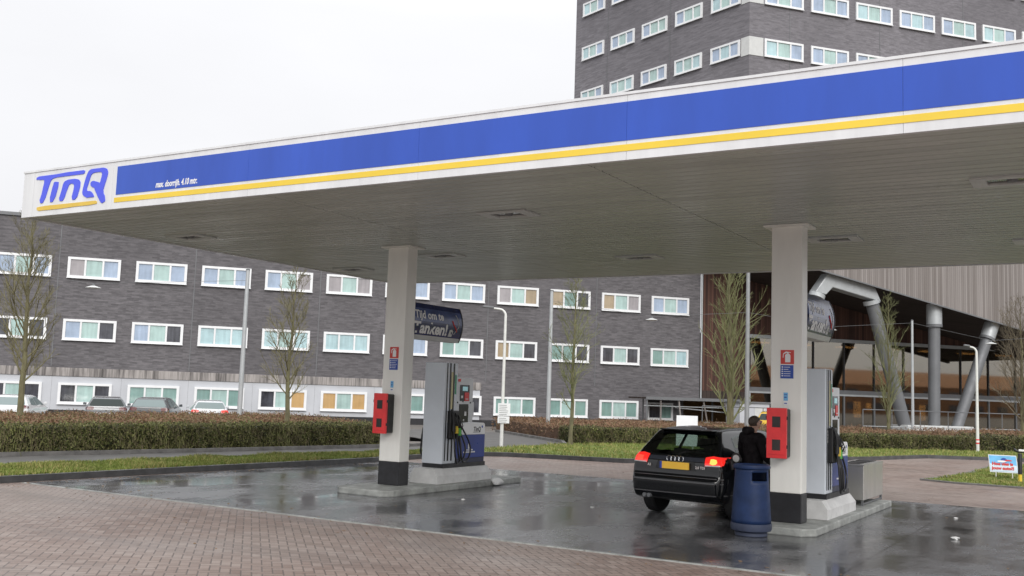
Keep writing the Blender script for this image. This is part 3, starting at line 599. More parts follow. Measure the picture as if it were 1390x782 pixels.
def make_pump(loc, lab):
    r = empty('fuel_pump', loc, 0, lab, 'fuel pump', 'fuel pumps on the islands')
    # local: origin on plinth centre, +x = face with the hoses; y along the island; z=0 island top
    m = MB()
    def chamfer(x0, x1, y0, y1, z0, z1, z2, ins):
        a = [(x0, y0, z0), (x1, y0, z0), (x1, y1, z0), (x0, y1, z0)]; b_ = [(p[0], p[1], z1) for p in a]; c = [(x0 + ins, y0 + .012, z2), (x1 - ins, y0 + .012, z2), (x1 - ins, y1 - .04, z2), (x0 + ins, y1 - .04, z2)]
        m.add(a + b_ + c, [(3, 2, 1, 0), (8, 9, 10, 11)] + [(i, (i + 1) % 4, 4 + (i + 1) % 4, 4 + i) for i in range(4)] + [(4 + i, 4 + (i + 1) % 4, 8 + (i + 1) % 4, 8 + i) for i in range(4)])
    chamfer(-.32, .30, -.88, .95, 0, .145, .27, .09); m.build('plinth', M['plinth'], r, bevel=.006)
    m = MB(); m.box(-.245, -.60, .27, .215, .84, .345); m.build('kick_plate', M['black_paint'], r)
    m = MB(); m.box(-.25, -.62, .346, .20, -.19, 2.20); tower = m.build('hose_tower', M['pump_grey'], r, bevel=.012)
    for y0, y1, mt, nm, x in [(-.555, -.525, 'black_rubber', 'black_strip', .206), (-.46, -.425, 'black_rubber', 'black_strip', .210), (-.405, -.355, 'yellow_pale', 'yellow_strip', .207), (-.345, -.31, 'black_rubber', 'black_strip', .210)]:
        m = MB(); z0 = .40 if mt == 'black_rubber' else 1.35; m.box(.19, y0, z0, x, y1, 2.19 if mt == 'black_rubber' else 2.03); m.build(nm, M[mt], tower)
    m = MB(); m.box(.19, -.285, 1.62, .206, -.235, 1.98); m.build('green_strip', M['green_plastic'], tower)
    m = MB()
    for z, y in [(1.98, -.505), (1.70, -.505), (1.66, -.505), (1.25, -.50), (1.2, -.50), (1.15, -.50), (1.10, -.5), (2.0, -.26), (1.46, -.26), (1.4, -.26)]: m.box(.19, y - .012, z, .207, y + .015, z + .035)
    m.build('grade_labels', M['white_ink'], tower)
    m = MB(); m.box(.20, -.50, .80, .285, -.22, 1.32); m.build('nozzle_holder', M['black_rubber'], r, bevel=.02)
    cols = ['black_rubber', 'nozzle_yellow', 'nozzle_green']
    for i, (y, z) in enumerate([(-.46, 1.18), (-.36, 1.14), (-.26, 1.10)]):
        m = MB(); m.tube([(.26, y, z + .16), (.30, y, z + .10), (.33, y, z), (.335, y, z - .12)], [.018, .022, .026, .022], 8)
        m.tube([(.335, y, z - .12), (.33, y, z - .24)], [.026, .03], 8); m.tube([(.37, y, z + .02), (.395, y, z - .06), (.36, y, z - .13)], .009, 6)
        nz = m.build('nozzle', M['black_rubber'], r, smooth=True)
        m = MB(); m.tube([(.334, y, z - .10), (.331, y, z - .235)], [.032, .034], 8); m.build('grip_sleeve', M[['black_rubber', 'nozzle_yellow', 'nozzle_green'][i]], nz, smooth=True)
        m = MB(); f_ = [.0, .05, .12][i]; dz = [0, .05, .02][i]
        cp = [(.333, y, z - .23), (.345, y + .005, z - .36), (.36, y + .0, .72), (.37, y + .02, .50 + dz), (.365, y + .09, .36 + dz), (.355, y + .19 + f_ * .6, .40 + dz), (.34, y + .25 + f_, .56 + dz), (.32, y + .21 + f_, .76), (.29, y + .12 + f_ * .5, .96), (.255, y + .06, 1.12), (.22, y + .05, 1.2)]
        pts = []
        for k in range(len(cp) - 1):
            p0, p1, p2, p3 = [Vector(cp[max(0, min(len(cp) - 1, k + q))]) for q in (-1, 0, 1, 2)]
            for u in (0, .25, .5, .75): pts.append(tuple(.5 * ((2 * p1) + (p2 - p0) * u + (2 * p0 - 5 * p1 + 4 * p2 - p3) * u * u + (3 * p1 - p0 - 3 * p2 + p3) * u ** 3)))
        m.tube(pts, .0155, 8); m.build('hose', M['black_rubber'], r, smooth=True)
    # hose on the far side
    m = MB(); m.tube([(-.26, -.50, 1.0), (-.31, -.52, .98), (-.33, -.53, .8), (-.35, -.52, .55), (-.32, -.48, .40), (-.29, -.42, .45), (-.27, -.40, .7), (-.255, -.4, .9)], .018, 8); m.build('hose', M['black_rubber'], r, smooth=True)
    m = MB(); m.box(-.285, -.54, .92, -.251, -.42, 1.2); m.build('nozzle_holder', M['black_rubber'], r)
    # display column
    m = MB(); m.box(-.23, -.185, 1.10, .17, .40, 1.935); dc = m.build('display_column', M['pump_light'], r, bevel=.015)
    m = MB(); m.box(.165, -.06, 1.50, .178, .26, 1.80); m.build('display_panel', M['black_gloss'], dc)
    m = MB(); m.box(.170, .02, 1.69, .182, .19, 1.77); m.build('lcd_screen', M['lcd'], dc)
    m = MB(); m.box(.170, .09, 1.50, .184, .24, 1.66); m.build('card_reader', M['red'], dc)
    m = MB(); m.box(.170, -.03, 1.55, .184, .03, 1.60); m.box(.184, .12, 1.53, .187, .21, 1.545); m.build('price_tag', M['white_ink'], dc)
    m = MB(); m.box(.165, -.13, 1.86, .178, -.05, 1.915); m.build('warning_label', M['red'], dc)
    m = MB(); m.box(.165, -.07, 1.10, .178, .24, 1.44); m.build('terminal_panel', M['black_gloss'], dc)
    m = MB(); m.box(.172, .10, 1.22, .186, .16, 1.30); m.box(.172, .06, 1.13, .184, .10, 1.155); m.build('receipt_slot', M['white_ink'], dc)
    m = MB(); [m.lathe([(.0, -.002), (.016, -.002), (.016, .012), (.0, .012)], 10, 0, (.168, y, z), 'x') for y, z in ((-.13, 1.47), (.05, 1.49), (.31, 1.47))]; m.build('button', M['black_rubber'], dc)
    # low cabinet
    m = MB(); m.box(-.24, -.185, .346, .195, .82, .43); m.build('cabinet_base', M['navy_base'], r)
    m = MB(); m.box(-.245, -.186, .431, .20, .83, .865); cab = m.build('blue_cabinet', M['pump_blue'], r, bevel=.008)
    m = MB(); pr = [(-.186, .867), (.83, .867), (.83, 1.03), (.815, 1.065), (.77, 1.085), (-.186, 1.085)]
    m.prism(pr, lambda u, v, w: (w, u, v), -.245, .20); top = m.build('white_cabinet_top', M['pump_white'], r, bevel=.008)
    m = MB(); add_text(m, 'TinQ', .125, lambda u, v: (.2025, .40 + u, .925 + v), shear=.2, bold=.003); m.box(.2, .40, .905, .203, .64, .913); m.build('lettering', M['black_paint'], top)
    m = MB(); m.prism([(.70, 1.0), (.735, .985), (.745, 1.01), (.73, 1.035), (.70, 1.03)], lambda u, v, w: (w, u, v), .199, .203); m.build('badge', M['sign_blue'], top)
    m = MB(); m.prism([(.24, .60), (.30, .60), (.31, .66), (.29, .70), (.26, .71), (.24, .68)], lambda u, v, w: (w, u, v), .199, .203)
    for a, b_, z in [(.19, .37, .565), (.08, .46, .525)]:
        y = a
        while y < b_: w_ = random.uniform(.022, .034); m.box(.199, y, z, .2025, y + w_, z + .026); y += w_ + .010
    m.build('printed_emblem', M['white_ink'], cab)
    m = MB(); m.tube([(.10, .48, 1.09), (.10, .50, 1.25), (.08, .49, 1.44)], .012, 6); m.box(.02, .44, 1.22, .12, .52, 1.48); m.build('keypad_arm', M['pump_light'], r)
    return r
M['yellow_pale'] = paint('strip_yellow', (.60, .55, .30), .4, .05); M['nozzle_yellow'] = paint('nozzle_yellow', (.72, .52, .05), .4, .08); M['nozzle_green'] = paint('nozzle_green', (.10, .42, .08), .4, .08)
M['navy_base'] = paint('navy_base', (.012, .018, .06), .4, .1)
p1 = make_pump((-10.87, 16.14, .11), 'grey and blue fuel pump on the left island, behind the hedge side column')
p2 = copy_tree(p1); p2.location = (-3.985, 16.14, .11); p2['label'] = 'grey and blue fuel pump on the right island before the steel box'

# banner boxes fixed behind the columns
def banner(loc, lab):
    r = empty('banner_box', loc, 0, lab, 'sign', 'refuelling banners behind the columns')
    y1, h = 1.58, .66
    def xs(v): return .04 + .15 * (1 - ((v - h / 2) / (h / 2 + .10)) ** 2)
    for nm, v0, v1, mt in [('bottom_rail', 0., .075, 'trim_grey'), ('navy_panel', .0755, .33, 'navy'), ('slate_panel', .3305, .57, 'navy_light'), ('top_panel', .5705, .66, 'navy')]:
        m = MB(); N = 7; pr = []
        for k in range(N + 1): v = v0 + (v1 - v0) * k / N; pr.append((xs(v), v))
        pr = pr + [(-x, v) for x, v in reversed(pr)]
        m.prism(pr, lambda u, v, w: (u, w, v), 0., y1 - .03); m.build(nm, M[mt], r)
    m = MB(); N = 10; pr = [(xs(h * k / N) + .006, h * k / N) for k in range(N + 1)]; pr = pr + [(-x, v) for x, v in reversed(pr)]
    m.prism(pr, lambda u, v, w: (u, w, v), y1 - .029, y1); m.build('end_cap', M['black_paint'], r)
    for body, size, u0, v0, bold, xsq in [('Tijd om te', .20, .03, .385, .006, .90), ('Tanken!', .285, .0, .115, .010, 1.07)]:
        m = MB(); wd_ = max(q[0] for q in text_mesh(body, size, bold=bold)[0]); xsq = xsq / wd_; add_text(m, body, size, lambda u, v: (xs(v0 + v) + .004, u0 + u, v0 + v), bold=bold, xs=xsq); m.build('lettering', M['white_ink'], r)
    def curve(pts, rad, nm, mt):
        m = MB(); m.tube([(xs(v) + .002, u, v) for u, v in pts], rad, 6); m.build(nm, M[mt], r)
    curve([(1.22, .40), (1.26, .33), (1.33, .27), (1.38, .20)], .014, 'printed_hose', 'sign_red')
    curve([(1.36, .52), (1.41, .45), (1.44, .36), (1.42, .28), (1.36, .21), (1.30, .15)], .007, 'printed_line', 'trim_grey')
    m = MB(); m.prism([(1.13, .10), (1.25, .10), (1.27, .20), (1.22, .235), (1.15, .225)], lambda u, v, w: (xs(v) + w, u, v), -.002, .003); m.build('printed_can', M['trim_grey'], r)
    m = MB(); m.box(-.03, -.03, .14, .03, .01, .20); m.box(-.03, -.03, .46, .03, .01, .52); m.build('bracket', M['galv_dark'], r); return r
b1 = banner((-11.10, 14.83, 2.715), 'dark blue refuelling banner behind the left column, above its pump')
b2 = copy_tree(b1); b2.location = (-4.12, 15.13, 2.775); b2['label'] = 'dark blue refuelling banner behind the column with the blue bin'

# =================================================================== THINGS ON THE FORECOURT
# blue litter bin
r = empty('litter_bin', (-4.30, 13.62, .004), 0, 'tapered dark blue litter bin with grey foot beside the right column', 'bin')
prof = [(.245, .10), (.262, .20), (.258, .30), (.235, .62), (.224, .80), (.222, .90), (.232, .925)]
def bin_shell():
    n = 48; vs = []; fs = []
    for rr, z in prof:
        for j in range(n): a = 2 * math.pi * j / n; vs.append((rr * math.cos(a), rr * math.sin(a), z))
    # finer rows for the opening
    return vs, fs, n
zz = [.17, .22, .30, .40, .50, .60, .68, .735, .745, .80, .835, .845, .90]
def rad(z): return float(np.interp(z, [.16, .22, .30, .62, .80, .90], [.262, .262, .256, .235, .222, .220]))
n = 56; vs = []; fs = []
for z in zz:
    for j in range(n): a = 2 * math.pi * j / n; vs.append((rad(z) * math.cos(a), rad(z) * math.sin(a), z))
for i in range(len(zz) - 1):
    for j in range(n):
        a = math.degrees(2 * math.pi * (j + .5) / n); zm = (zz[i] + zz[i + 1]) / 2
        if .735 < zm < .845 and (abs((a + 38 + 180) % 360 - 180) < 32 or abs((a - 142 + 180) % 360 - 180) < 32): continue
        fs.append((i * n + j, i * n + (j + 1) % n, (i + 1) * n + (j + 1) % n, (i + 1) * n + j))
m = MB(); m.add(vs, fs); sh = m.build('bin_body', M['bin_blue'], r, smooth=True); md = sh.modifiers.new('t', 'SOLIDIFY'); md.thickness = .012
m = MB(); m.lathe([(.20, .885), (.245, .89), (.250, .91), (.243, .935), (.225, .94), (.205, .925)], 48); m.build('rim', M['bin_blue'], r, smooth=True)
m = MB(); m.lathe([(.20, .06), (.262, .075), (.272, .10), (.272, .165), (.262, .172), (.2, .172)], 48); m.build('foot_ring', M['bin_rim'], r, smooth=True)
m = MB(); m.lathe([(.0, 0.), (.205, 0.), (.215, .01), (.215, .05), (.20, .062), (.0, .062)], 40); m.build('base', M['bin_rim'], r, smooth=True)
m = MB(); m.lathe([(.0, .2), (.2, .2), (.205, .70), (.18, .72), (.0, .70)], 32); m.build('liner', M['black_rubber'], r, smooth=True)

# stainless waste unit
r = empty('steel_waste_box', (-3.96, 18.70, .11), 0, 'brushed steel waste box on short legs behind the right pump', 'waste box')
m = MB(); x0, x1, y0, y1 = -.235, .225, -.80, .80; m.box(x0, y0, .09, x1, y1, .655); m.build('body', M['steel'], r, bevel=.008)
m = MB(); m.box(x0 - .01, y0 - .01, .657, x1 + .01, y1 + .01, .68); m.build('lid', M['steel'], r)
for k in range(3): m = MB(); c = -.5 + .5 * k; m.box(-.15, c - .17, .6805, .14, c + .17, .69); m.build('opening', M['black_rubber'], r)
for sx in (x0 + .03, x1 - .03):
    for sy in (y0 + .04, y1 - .04): m = MB(); m.box(sx - .018, sy - .018, .0, sx + .018, sy + .018, .089); m.build('leg', M['galv_dark'], r)
m = MB(); m.box(x1 - .045, y0 + .06, .012, x1 - .02, y1 - .06, .035); m.build('foot_rail', M['galv_dark'], r)
m = MB(); m.lathe([(.0, -.02), (.04, -.02), (.04, .02), (.0, .02)], 12, 0, (x0 + .08, y0 + .12, .04), 'x'); m.build('castor', M['black_rubber'], r)

# crumpled rag / plastic at the island end
def crumple(loc, s, seed, name, lab, cat, mt, grp=None):
    bm = bmesh.new(); bmesh.ops.create_icosphere(bm, subdivisions=3, radius=1); g = random.Random(seed)
    ph = [[g.uniform(-4, 4) for _ in range(3)] + [g.uniform(0, 6)] for _ in range(7)]
    for v in bm.verts:
        d = 1 + .16 * sum(math.sin(p[0] * v.co.x + p[1] * v.co.y + p[2] * v.co.z + p[3]) for p in ph) / 1.6
        v.co = Vector((v.co.x * s[0] * d, v.co.y * s[1] * d, max(-.002, v.co.z * s[2] * d + s[2] * .7)))
    me = bpy.data.meshes.new(name); bm.to_mesh(me); bm.free(); me.materials.append(mt); o = bpy.data.objects.new(name, me); col.objects.link(o); o.location = loc
    return tag(o, lab, cat, grp)
crumple((-10.42, 17.05, .02), (.10, .20, .07), 4, 'crumpled_bag', 'crumpled white plastic bag against the edge of the left island', 'plastic bag', M['litter'])
lit = [((-9.4, 14.35), .035, 'white scrap of litter on the wet slab left of the car'), ((-7.35, 15.0), .03, 'white scrap of litter nearest the left rear wheel of the car'), ((-2.0, 15.35), .06, 'largest white scrap of litter on the slab right of the islands'), ((-2.35, 18.2), .035, 'small white scrap on the slab beyond the right island')]
for k, ((x, y), s_, lb) in enumerate(lit): crumple((x, y, .004), (s_, s_ * .7, s_ * .35), 20 + k, 'litter_scrap', lb, 'litter', M['litter'], 'scraps of litter on the slab')
m = MB(); m.prism([(0, 0), (.16, .01), (.17, .22), (.02, .24)], lambda u, v, w: (u, v, w), .0, .012); tag(m.build('paper_sheet', M['litter'], None, (-.62, 13.05, .006)), 'white folded paper lying at the right edge of the wet slab', 'paper')

# advertising board on the grass island
def a_board(loc, rz, lab, face, w, h, legs, printed):
    r = empty('advertising_board', loc, rz, lab, 'advertising board'); z0 = legs; t = .18
    def P(u, v, w_): return (u + (-.045 * v / h if printed else 0), -w_ - (h - v) * .16, z0 + v)
    m = MB(); m.prism([(-w / 2, 0), (w / 2, 0), (w / 2, h), (-w / 2, h)], P, -.012, .012); m.build('panel', M['frame_white'], r)
    m = MB(); m.prism([(-w / 2, 0), (w / 2, 0), (w / 2, h), (-w / 2, h)], lambda u, v, q: (P(u, v, 0)[0], (h - v) * .16 + .03 + q, z0 + v), -.012, .012); m.build('back_panel', M['frame_white'], r)
    for sx in (-.3, .3):
        for d in (-1, 1):
            m = MB(); m.tube([(sx * w / .62 * .6, d * .16 * h, z0 + .02), (sx * w / .62 * .6, d * (.16 * h + .02), 0)], .010, 6); m.build('leg', M['pole_white'], r)
    if printed:
        m = MB(); m.prism([(-w / 2 + .015, .02), (w / 2 - .015, .02), (w / 2 - .015, h - .015), (-w / 2 + .015, h - .015)], P, .013, .015); sky = m.build('printed_sheet', face, r)
        m = MB(); m.prism([(-w / 2 + .02, .025), (w / 2 - .02, .025), (w / 2 - .02, h * .42), (w * .2, h * .47), (-w * .1, h * .40), (-w / 2 + .02, h * .5)], P, .0155, .0165); m.build('printed_haze', M['board_pale'], sky)
        def ell(cx, cy, a, b_, n=20, a0=0, a1=360): return [(cx + a * math.cos(R(a0 + (a1 - a0) * i / (n - 1))), cy + b_ * math.sin(R(a0 + (a1 - a0) * i / (n - 1)))) for i in range(n)]
        m = MB(); m.prism(ell(.03, h * .70, .075, .065, 20, 20, 340), P, .0175, .0185); m.build('printed_wheel', M['sign_blue'], sky)
        m = MB(); m.prism(ell(-.02, h * .64, .11, .025), P, .019, .020); m.build('printed_foam', M['white_ink'], sky)
        m = MB(); m.prism([(.05, h * .66), (.20, h * .67), (.22, h * .71), (.15, h * .75), (.06, h * .74)], P, .0205, .0215); m.build('printed_car', M['sign_red'], sky)
        for body, v0, u0 in [('Hoe vies is', .185, -w * .40), ('jouw auto?!', .075, -w * .42)]:
            m = MB(); add_text(m, body, .105, lambda u, v: P(u0 + u, v0 + v, .0225), bold=.006, shear=.1, xs=1.05); m.build('lettering', M['sign_red'], sky)
    return r
M['board_pale'] = paint('board_pale', (.62, .72, .82), .4, .08, 3)
a_board((-2.64, 29.5, .03), R(6), 'light blue advertising board with red lettering on the grass island', M['skylite_board'], .66, .44, .14, True)
x, y, _ = (-11.55, 27.55, 0)
a_board((-10.75, 28.0, .095), R(18), 'blank white advertising board beyond the roof of the black car', M['frame_white'], .60, .86, .35, False)
# height gauge at the right edge
r = empty('barrier_post', (-2.17, 28.2, .03), 0, 'black barrier post with yellow foot at the right edge beside the blue board', 'post')
m = MB(); m.lathe([(.0, .0), (.06, .0), (.06, .02), (.042, .04), (.042, .19), (.0, .19)], 16); m.build('foot', M['nozzle_yellow'], r, smooth=True)
m = MB(); m.lathe([(.0, .191), (.05, .191), (.05, .66), (.042, .70), (.0, .70)], 16); m.build('post', M['black_paint'], r, smooth=True)
m = MB(); m.tube([(-.13, 0, .79), (-.06, 0, .745), (.9, .05, .735)], .035, 10); m.build('arm', M['black_paint'], r, smooth=True)
m = MB(); m.tube([(-.02, -.012, .765), (.25, .0, .76)], .032, 10); m.build('white_sleeve', M['pole_white'], r, smooth=True)

# fallen leaves along the kerbs and joints
g = np.random.default_rng(77); P = []
for i in range(700):
    k = g.random()
    if k < .5: y = g.uniform(9, 24); P.append((-15.7 - .02 * (y < 14) * (14 - y) * 4 + abs(g.normal(0, .35)), y, .012))
    elif k < .75: P.append((g.uniform(-15, 2), 10.7 + g.normal(0, .5), .014))
    else: P.append((g.uniform(-15, 1), g.uniform(5.5, 24), .014))
V, F = leaves(np.array(P), .055, .6, 0, 5); V[:, 2] = .012 + (V[:, 2] - .012) * .25; V[:, 2] = np.maximum(V[:, 2], .009)
tag(raw_mesh('fallen_leaves', V, F, [M['leaf_litter']]), kind='stuff')

# =================================================================== LAMP POSTS, MASTS, WIRES
def street_lamp(loc, H, armv, lab, bands=False, plates=False):
    r = empty('street_lamp', loc, 0, lab, 'street lamp', 'white street lamps with curved arms')
    a = Vector(armv); u = a.normalized(); c = .22
    m = MB(); P = [(0, 0, -.1), (0, 0, H * .45), (0, 0, H - c)] + [tuple(u * (c - c * math.cos(t)) + Vector((0, 0, H - c + c * math.sin(t)))) for t in [.3, .7, 1.1, 1.57]] + [tuple(a * .55 + Vector((0, 0, H + .015)))]
    m.tube(P, [.062, .052, .044, .042, .040, .038, .036, .034], 10); m.build('pole', M['pole_white'], r, smooth=True)
    m = MB(); q = a * .55 + Vector((0, 0, H + .01)); e = a * 1.05 + Vector((0, 0, H + .03)); n = Vector((-u.y, u.x, 0)) * .09
    lo = [q - n * .6, q + n * .6, e + n, e - n]; m.hexa([tuple(p) for p in lo], [tuple(p + Vector((0, 0, .07))) for p in lo]); m.build('lamp_head', M['galv_dark'], r, bevel=.02)
    if bands:
        for z, mt in [(.36, 'red'), (.43, 'white_ink'), (.50, 'red')]: m = MB(); m.lathe([(.0, 0), (.0635, 0), (.0635, .045), (.0, .045)], 14, 0, (0, 0, z)); m.build('reflective_band', M[mt], r, smooth=True)
    return r
l1 = street_lamp((-17.33, 28.58, .05), 4.47, (-.62, -.36, 0), 'white curved street lamp with notice plates beside the left pump')
r = empty('notice_plates', (-17.28, 28.52, .82), R(36), 'two white notice plates strapped to the curved lamp post', 'sign')
for z0, z1, nm in [(.22, .62, 'upper_plate'), (-.02, .20, 'lower_plate')]:
    m = MB(); m.box(-.16, -.03, z0, .24 if nm == 'upper_plate' else .22, -.015, z1); pl = m.build(nm, M['frame_white'], r)
    for k in range(int((z1 - z0) / .06)): m = MB(); m.box(-.12, -.033, z0 + .03 + k * .06, random.uniform(.05, .19), -.0305, z0 + .045 + k * .06); m.build('printed_line', M['galv_dark'], pl)
street_lamp((-4.86, 43.98, .05), 4.15, (-.42, -.15, 0), 'white curved street lamp with reflective bands beyond the blue board', bands=True)

def mast(t, off, H, lab, r0=.10, mt='galv'):
    x, y, _ = FW(t, off); z = ground_z(x, y); r = empty('steel_mast', (x, y, z), 0, lab, 'mast', 'galvanised masts carrying the lamp wires')
    m = MB(); m.tube([(0, 0, -.05), (0, 0, (H - z) * .5), (0, 0, H - z)], [r0, r0 * .85, r0 * .7], 12); m.build('pole', M[mt], r, smooth=True)
    m = MB(); m.lathe([(.0, 0), (r0 * .8, 0), (r0 * .8, .04), (.0, .06)], 12, 0, (0, 0, H - z)); m.build('cap', M['galv_dark'], r, smooth=True)
    m = MB(); m.lathe([(.0, 0), (r0 * 1.7, 0), (r0 * 1.7, .03), (.0, .03)], 12); m.build('base_plate', M['galv_dark'], r); return (x, y, H)
A1 = mast(2.35, 20, 6.15, 'tall galvanised mast in front of the left row of windows')
A2 = mast(14.85, 20, 6.12, 'tall galvanised mast between the two lamp wires, right of the curved lamp')
A3 = mast(24.3, 20, 8.6, 'thick galvanised mast standing right behind the tall mossy tree', .11, 'galv_mid')
A4 = mast(33.25, 20, 5.85, 'thin pale mast in front of the entrance hall glass', .075)
def wire_with_lamp(p, q, u, sag, lab, wl):
    P = []; n = 14; p, q = Vector(p), Vector(q)
    for i in range(n + 1):
        k = i / n; w = sag * (k / u if k < u else (1 - k) / (1 - u)); P.append(p.lerp(q, k) - Vector((0, 0, w)))
    base = p.lerp(q, u) - Vector((0, 0, sag))
    m = MB(); m.tube(P, .007, 5); o = m.build('lamp_wire', M['galv_dark'], None, tuple(base), shift=tuple(base)); tag(o, wl, 'wire', 'thin wires between the masts')
    r = empty('hanging_lamp', tuple(base - Vector((0, 0, .16))), 0, lab, 'hanging lamp', 'white cone lamps hung on wires')
    m = MB(); m.lathe([(.0, .0), (.27, .0), (.262, .015), (.09, .075), (.0, .095)], 24); m.build('shade', M['trim_grey'], r, smooth=True)
    m = MB(); m.lathe([(.0, .095), (.05, .095), (.045, .15), (.0, .15)], 12); m.build('holder', M['galv_dark'], r)
    m = MB(); m.lathe([(.0, -.012), (.16, -.012), (.2, -.001), (.0, -.001)], 16); m.build('diffuser', M['trim_grey'], r)
wire_with_lamp(FW(-8.6, 20, 5.75), (A1[0], A1[1], 5.75), .50, .48, 'white hanging lamp on the wire in front of the leftmost windows', 'thin wire carrying the leftmost hanging lamp')
wire_with_lamp((A2[0], A2[1], 5.7), (A3[0], A3[1], 5.75), .495, .42, 'white hanging lamp on the wire left of the brown timber wall', 'thin wire carrying the hanging lamp by the brown timber')
wire_with_lamp((A3[0], A3[1], 5.75), (A4[0], A4[1], 5.75), .49, .42, 'white hanging lamp on the wire beside the right banner', 'thin wire between mossy tree and thin pale mast')
wire_with_lamp((A4[0], A4[1], 5.75), FW(42.6, 20, 5.6), .50, .55, 'white hanging lamp on the wire before the right sloping strut', 'thin wire carrying the rightmost hanging lamp')

# =================================================================== OFFICE BUILDING (long brick facade)
def frame_root(name, t, off, lab, cat): x, y, _ = FW(t, off); return empty(name, (x, y, 0), AN, lab, cat)
def T(root_t): return lambda t, off, z: (t - root_t, -off, z)       # local frame: x along facade, y away from the camera
ob = frame_root('office_building', 5, 0, 'long three storey office block of dark grey brick with white framed windows', 'building'); RT = 5.
def bx(m, t0, t1, o0, o1, z0, z1, mi=0, rt=RT): return m.box(t0 - rt, -o1, z0, t1 - rt, -o0, z1, mi)
m = MB(); bx(m, -24, 29.0, -14, 0, -.4, 10.44); bx(m, 29.002, 32.78, -14, 0, 1.74, 10.44); bx(m, 29.002, 32.78, -14, -2.2, -.4, 1.738); m.build('wall', M['brick'], ob)
m = MB(); bx(m, -24.1, 32.88, -14.1, .10, 10.442, 10.62); m.build('roof_coping', M['galv_dark'], ob)
m = MB(); bx(m, -24, 17.75, .003, .10, 1.87, 2.33); m.build('stained_ledge', M['ledge'], ob, bevel=.015)
m = MB(); e = -24.
while e < 17.7: e2 = min(17.72, e + 3.52); bx(m, e + .004, e2 - .004, .002, .045, .06, 1.868); e = e2
m.build('base_panel', M['panel_grey'], ob)
m = MB(); bx(m, -24, 29., .003, .03, -.3, .055); m.build('plinth_strip', M['black_paint'], ob)
for t in (-6.5, .62, 7.7, 18.05, 25.3):
    m = MB(); bx(m, t - .022, t + .022, .001, .02, 2.4, 10.4); m.build('expansion_joint', M['galv_dark'], ob)
m = MB(); m.tube([(32.84 - RT, -.10, 1.8), (32.84 - RT, -.10, 10.4)], .06, 8); m.build('downpipe', M['galv'], ob, smooth=True)
def win_mesh(w=2.72, h=1.14, dep=.10):
    m = MB(); b_ = .145; mu = .10; pw = (w - 2 * b_ - 2 * mu); a = [pw * .318, pw * .364, pw * .318]
    m.box(0, -dep, -h, w, .05, -h + .13); m.box(0, -dep, -.13, w, .05, 0); m.box(0, -dep, -h + .131, b_, .05, -.131); m.box(w - b_, -dep, -h + .131, w, .05, -.131)
    x = b_; ed = []
    for i in range(3):
        ed.append((x, x + a[i])); x += a[i]
        if i < 2: m.box(x, -dep + .01, -h + .131, x + mu, .05, -.131); x += mu
    s = MB(); s.box(-.02, -dep - .05, -h - .03, w + .02, -dep, -h)     # sill
    return m, ed, s
wm, wed, ws = win_mesh()
proto = {}
def window(root, lx, ly, z, pat, wdat, cache, rz=0., blind=0.):
    m_, ed, s_, w, h = wdat
    if 'w' not in cache:
        fo = m_.build('window', M['frame_white'], root, (lx, ly, z), rz); so = s_.build('sill', M['frame_white'], fo); cache['w'] = (fo, so)
    else:
        fo = cache['w'][0].copy(); col.objects.link(fo); fo.parent = root; fo.location = (lx, ly, z); fo.rotation_euler[2] = rz
        so = cache['w'][1].copy(); col.objects.link(so); so.parent = fo
    if pat not in cache:
        p = MB()
        for (a, b_), c in zip(ed, pat):
            p.box(a + .002, -.03, -h + .132, b_ - .002, -.01, -.132, PORDER.index(c))
            # opening casement line
        cache[pat] = p.build('panes', PMATS, fo)
    else:
        po = cache[pat].copy(); col.objects.link(po); po.parent = fo
    return fo
wd = (wm, wed, ws, 2.72, 1.14); cache = {}
rows = {8.39: {-4: 'BTB', -3: 'BTB', -2: 'BTB', -1: 'BTB', 0: 'GTB', 1: 'BTB', 2: 'BTB', 3: 'BTG', 4: 'GTG', 5: 'BTB', 6: 'BTB', 7: 'GTY', 8: 'YtD', 9: 'YTG', 10: 'BTB'},
        4.98: {-4: 'DTD', -3: 'DTD', -2: 'BTD', -1: 'DTD', 0: 'BTD', 1: 'BTD', 2: 'bbb', 3: 'bTb', 4: 'bbb', 5: 'BTB', 6: 'tTD', 7: 'YTD', 8: 'ttD', 9: 'DTD', 10: 'tTb'},
        1.52: {-4: 'DTD', -3: 'tTt', -2: 'DTD', -1: 'DTD', 0: 'DTD', 1: 'tTt', 2: 'tTt', 3: 'DTO', 4: 'OTO', 5: 'tTt', 6: 'DtD', 7: 'tTt', 8: 'tTt', 9: 'tTt'}}
for z, rw in rows.items():
    for k, pt in rw.items(): window(ob, -6.06 + 3.523 * k - RT, -.0 if z > 2 or k > 6 else -.05, z, pt, wd, cache)
window(ob, 29.25 - RT, 2.2, 1.45, 'DDt', wd, cache)

# ------------------------------------------------------------------ tower
TW = 5.6; tw = frame_root('office_tower', 32.9, TW, 'tall grey brick office tower rising behind the canopy', 'building')
lx_, ly_ = -.31949, .94759
m = MB(); Lf = 17.03; h0, h1 = 12.25, 46.
pl = [(0, 0), (34, 0), (34, 20), (Lf * lx_, Lf * ly_)]
m.prism(pl, lambda u, v, w: (u, v, w), h0, h1); m.build('wall', M['brick_tower'], tw)
m = MB(); m.prism([(-.1, -.1), (34.1, -.1), (34.1, 20.1), (Lf * lx_ - .12, Lf * ly_ + .1)], lambda u, v, w: (u, v, w), h1 + .003, h1 + .25); m.build('roof_coping', M['galv_dark'], tw)
wR = (*win_mesh(2.85, 1.18), 2.85, 1.18); wL = (*win_mesh(2.45, 1.05), 2.45, 1.05); cR, cL = {}, {}
pats = ['BTB', 'bTB', 'BTb', 'BbB', 'bTb', 'BTB', 'BTT']; gp_ = random.Random(5)
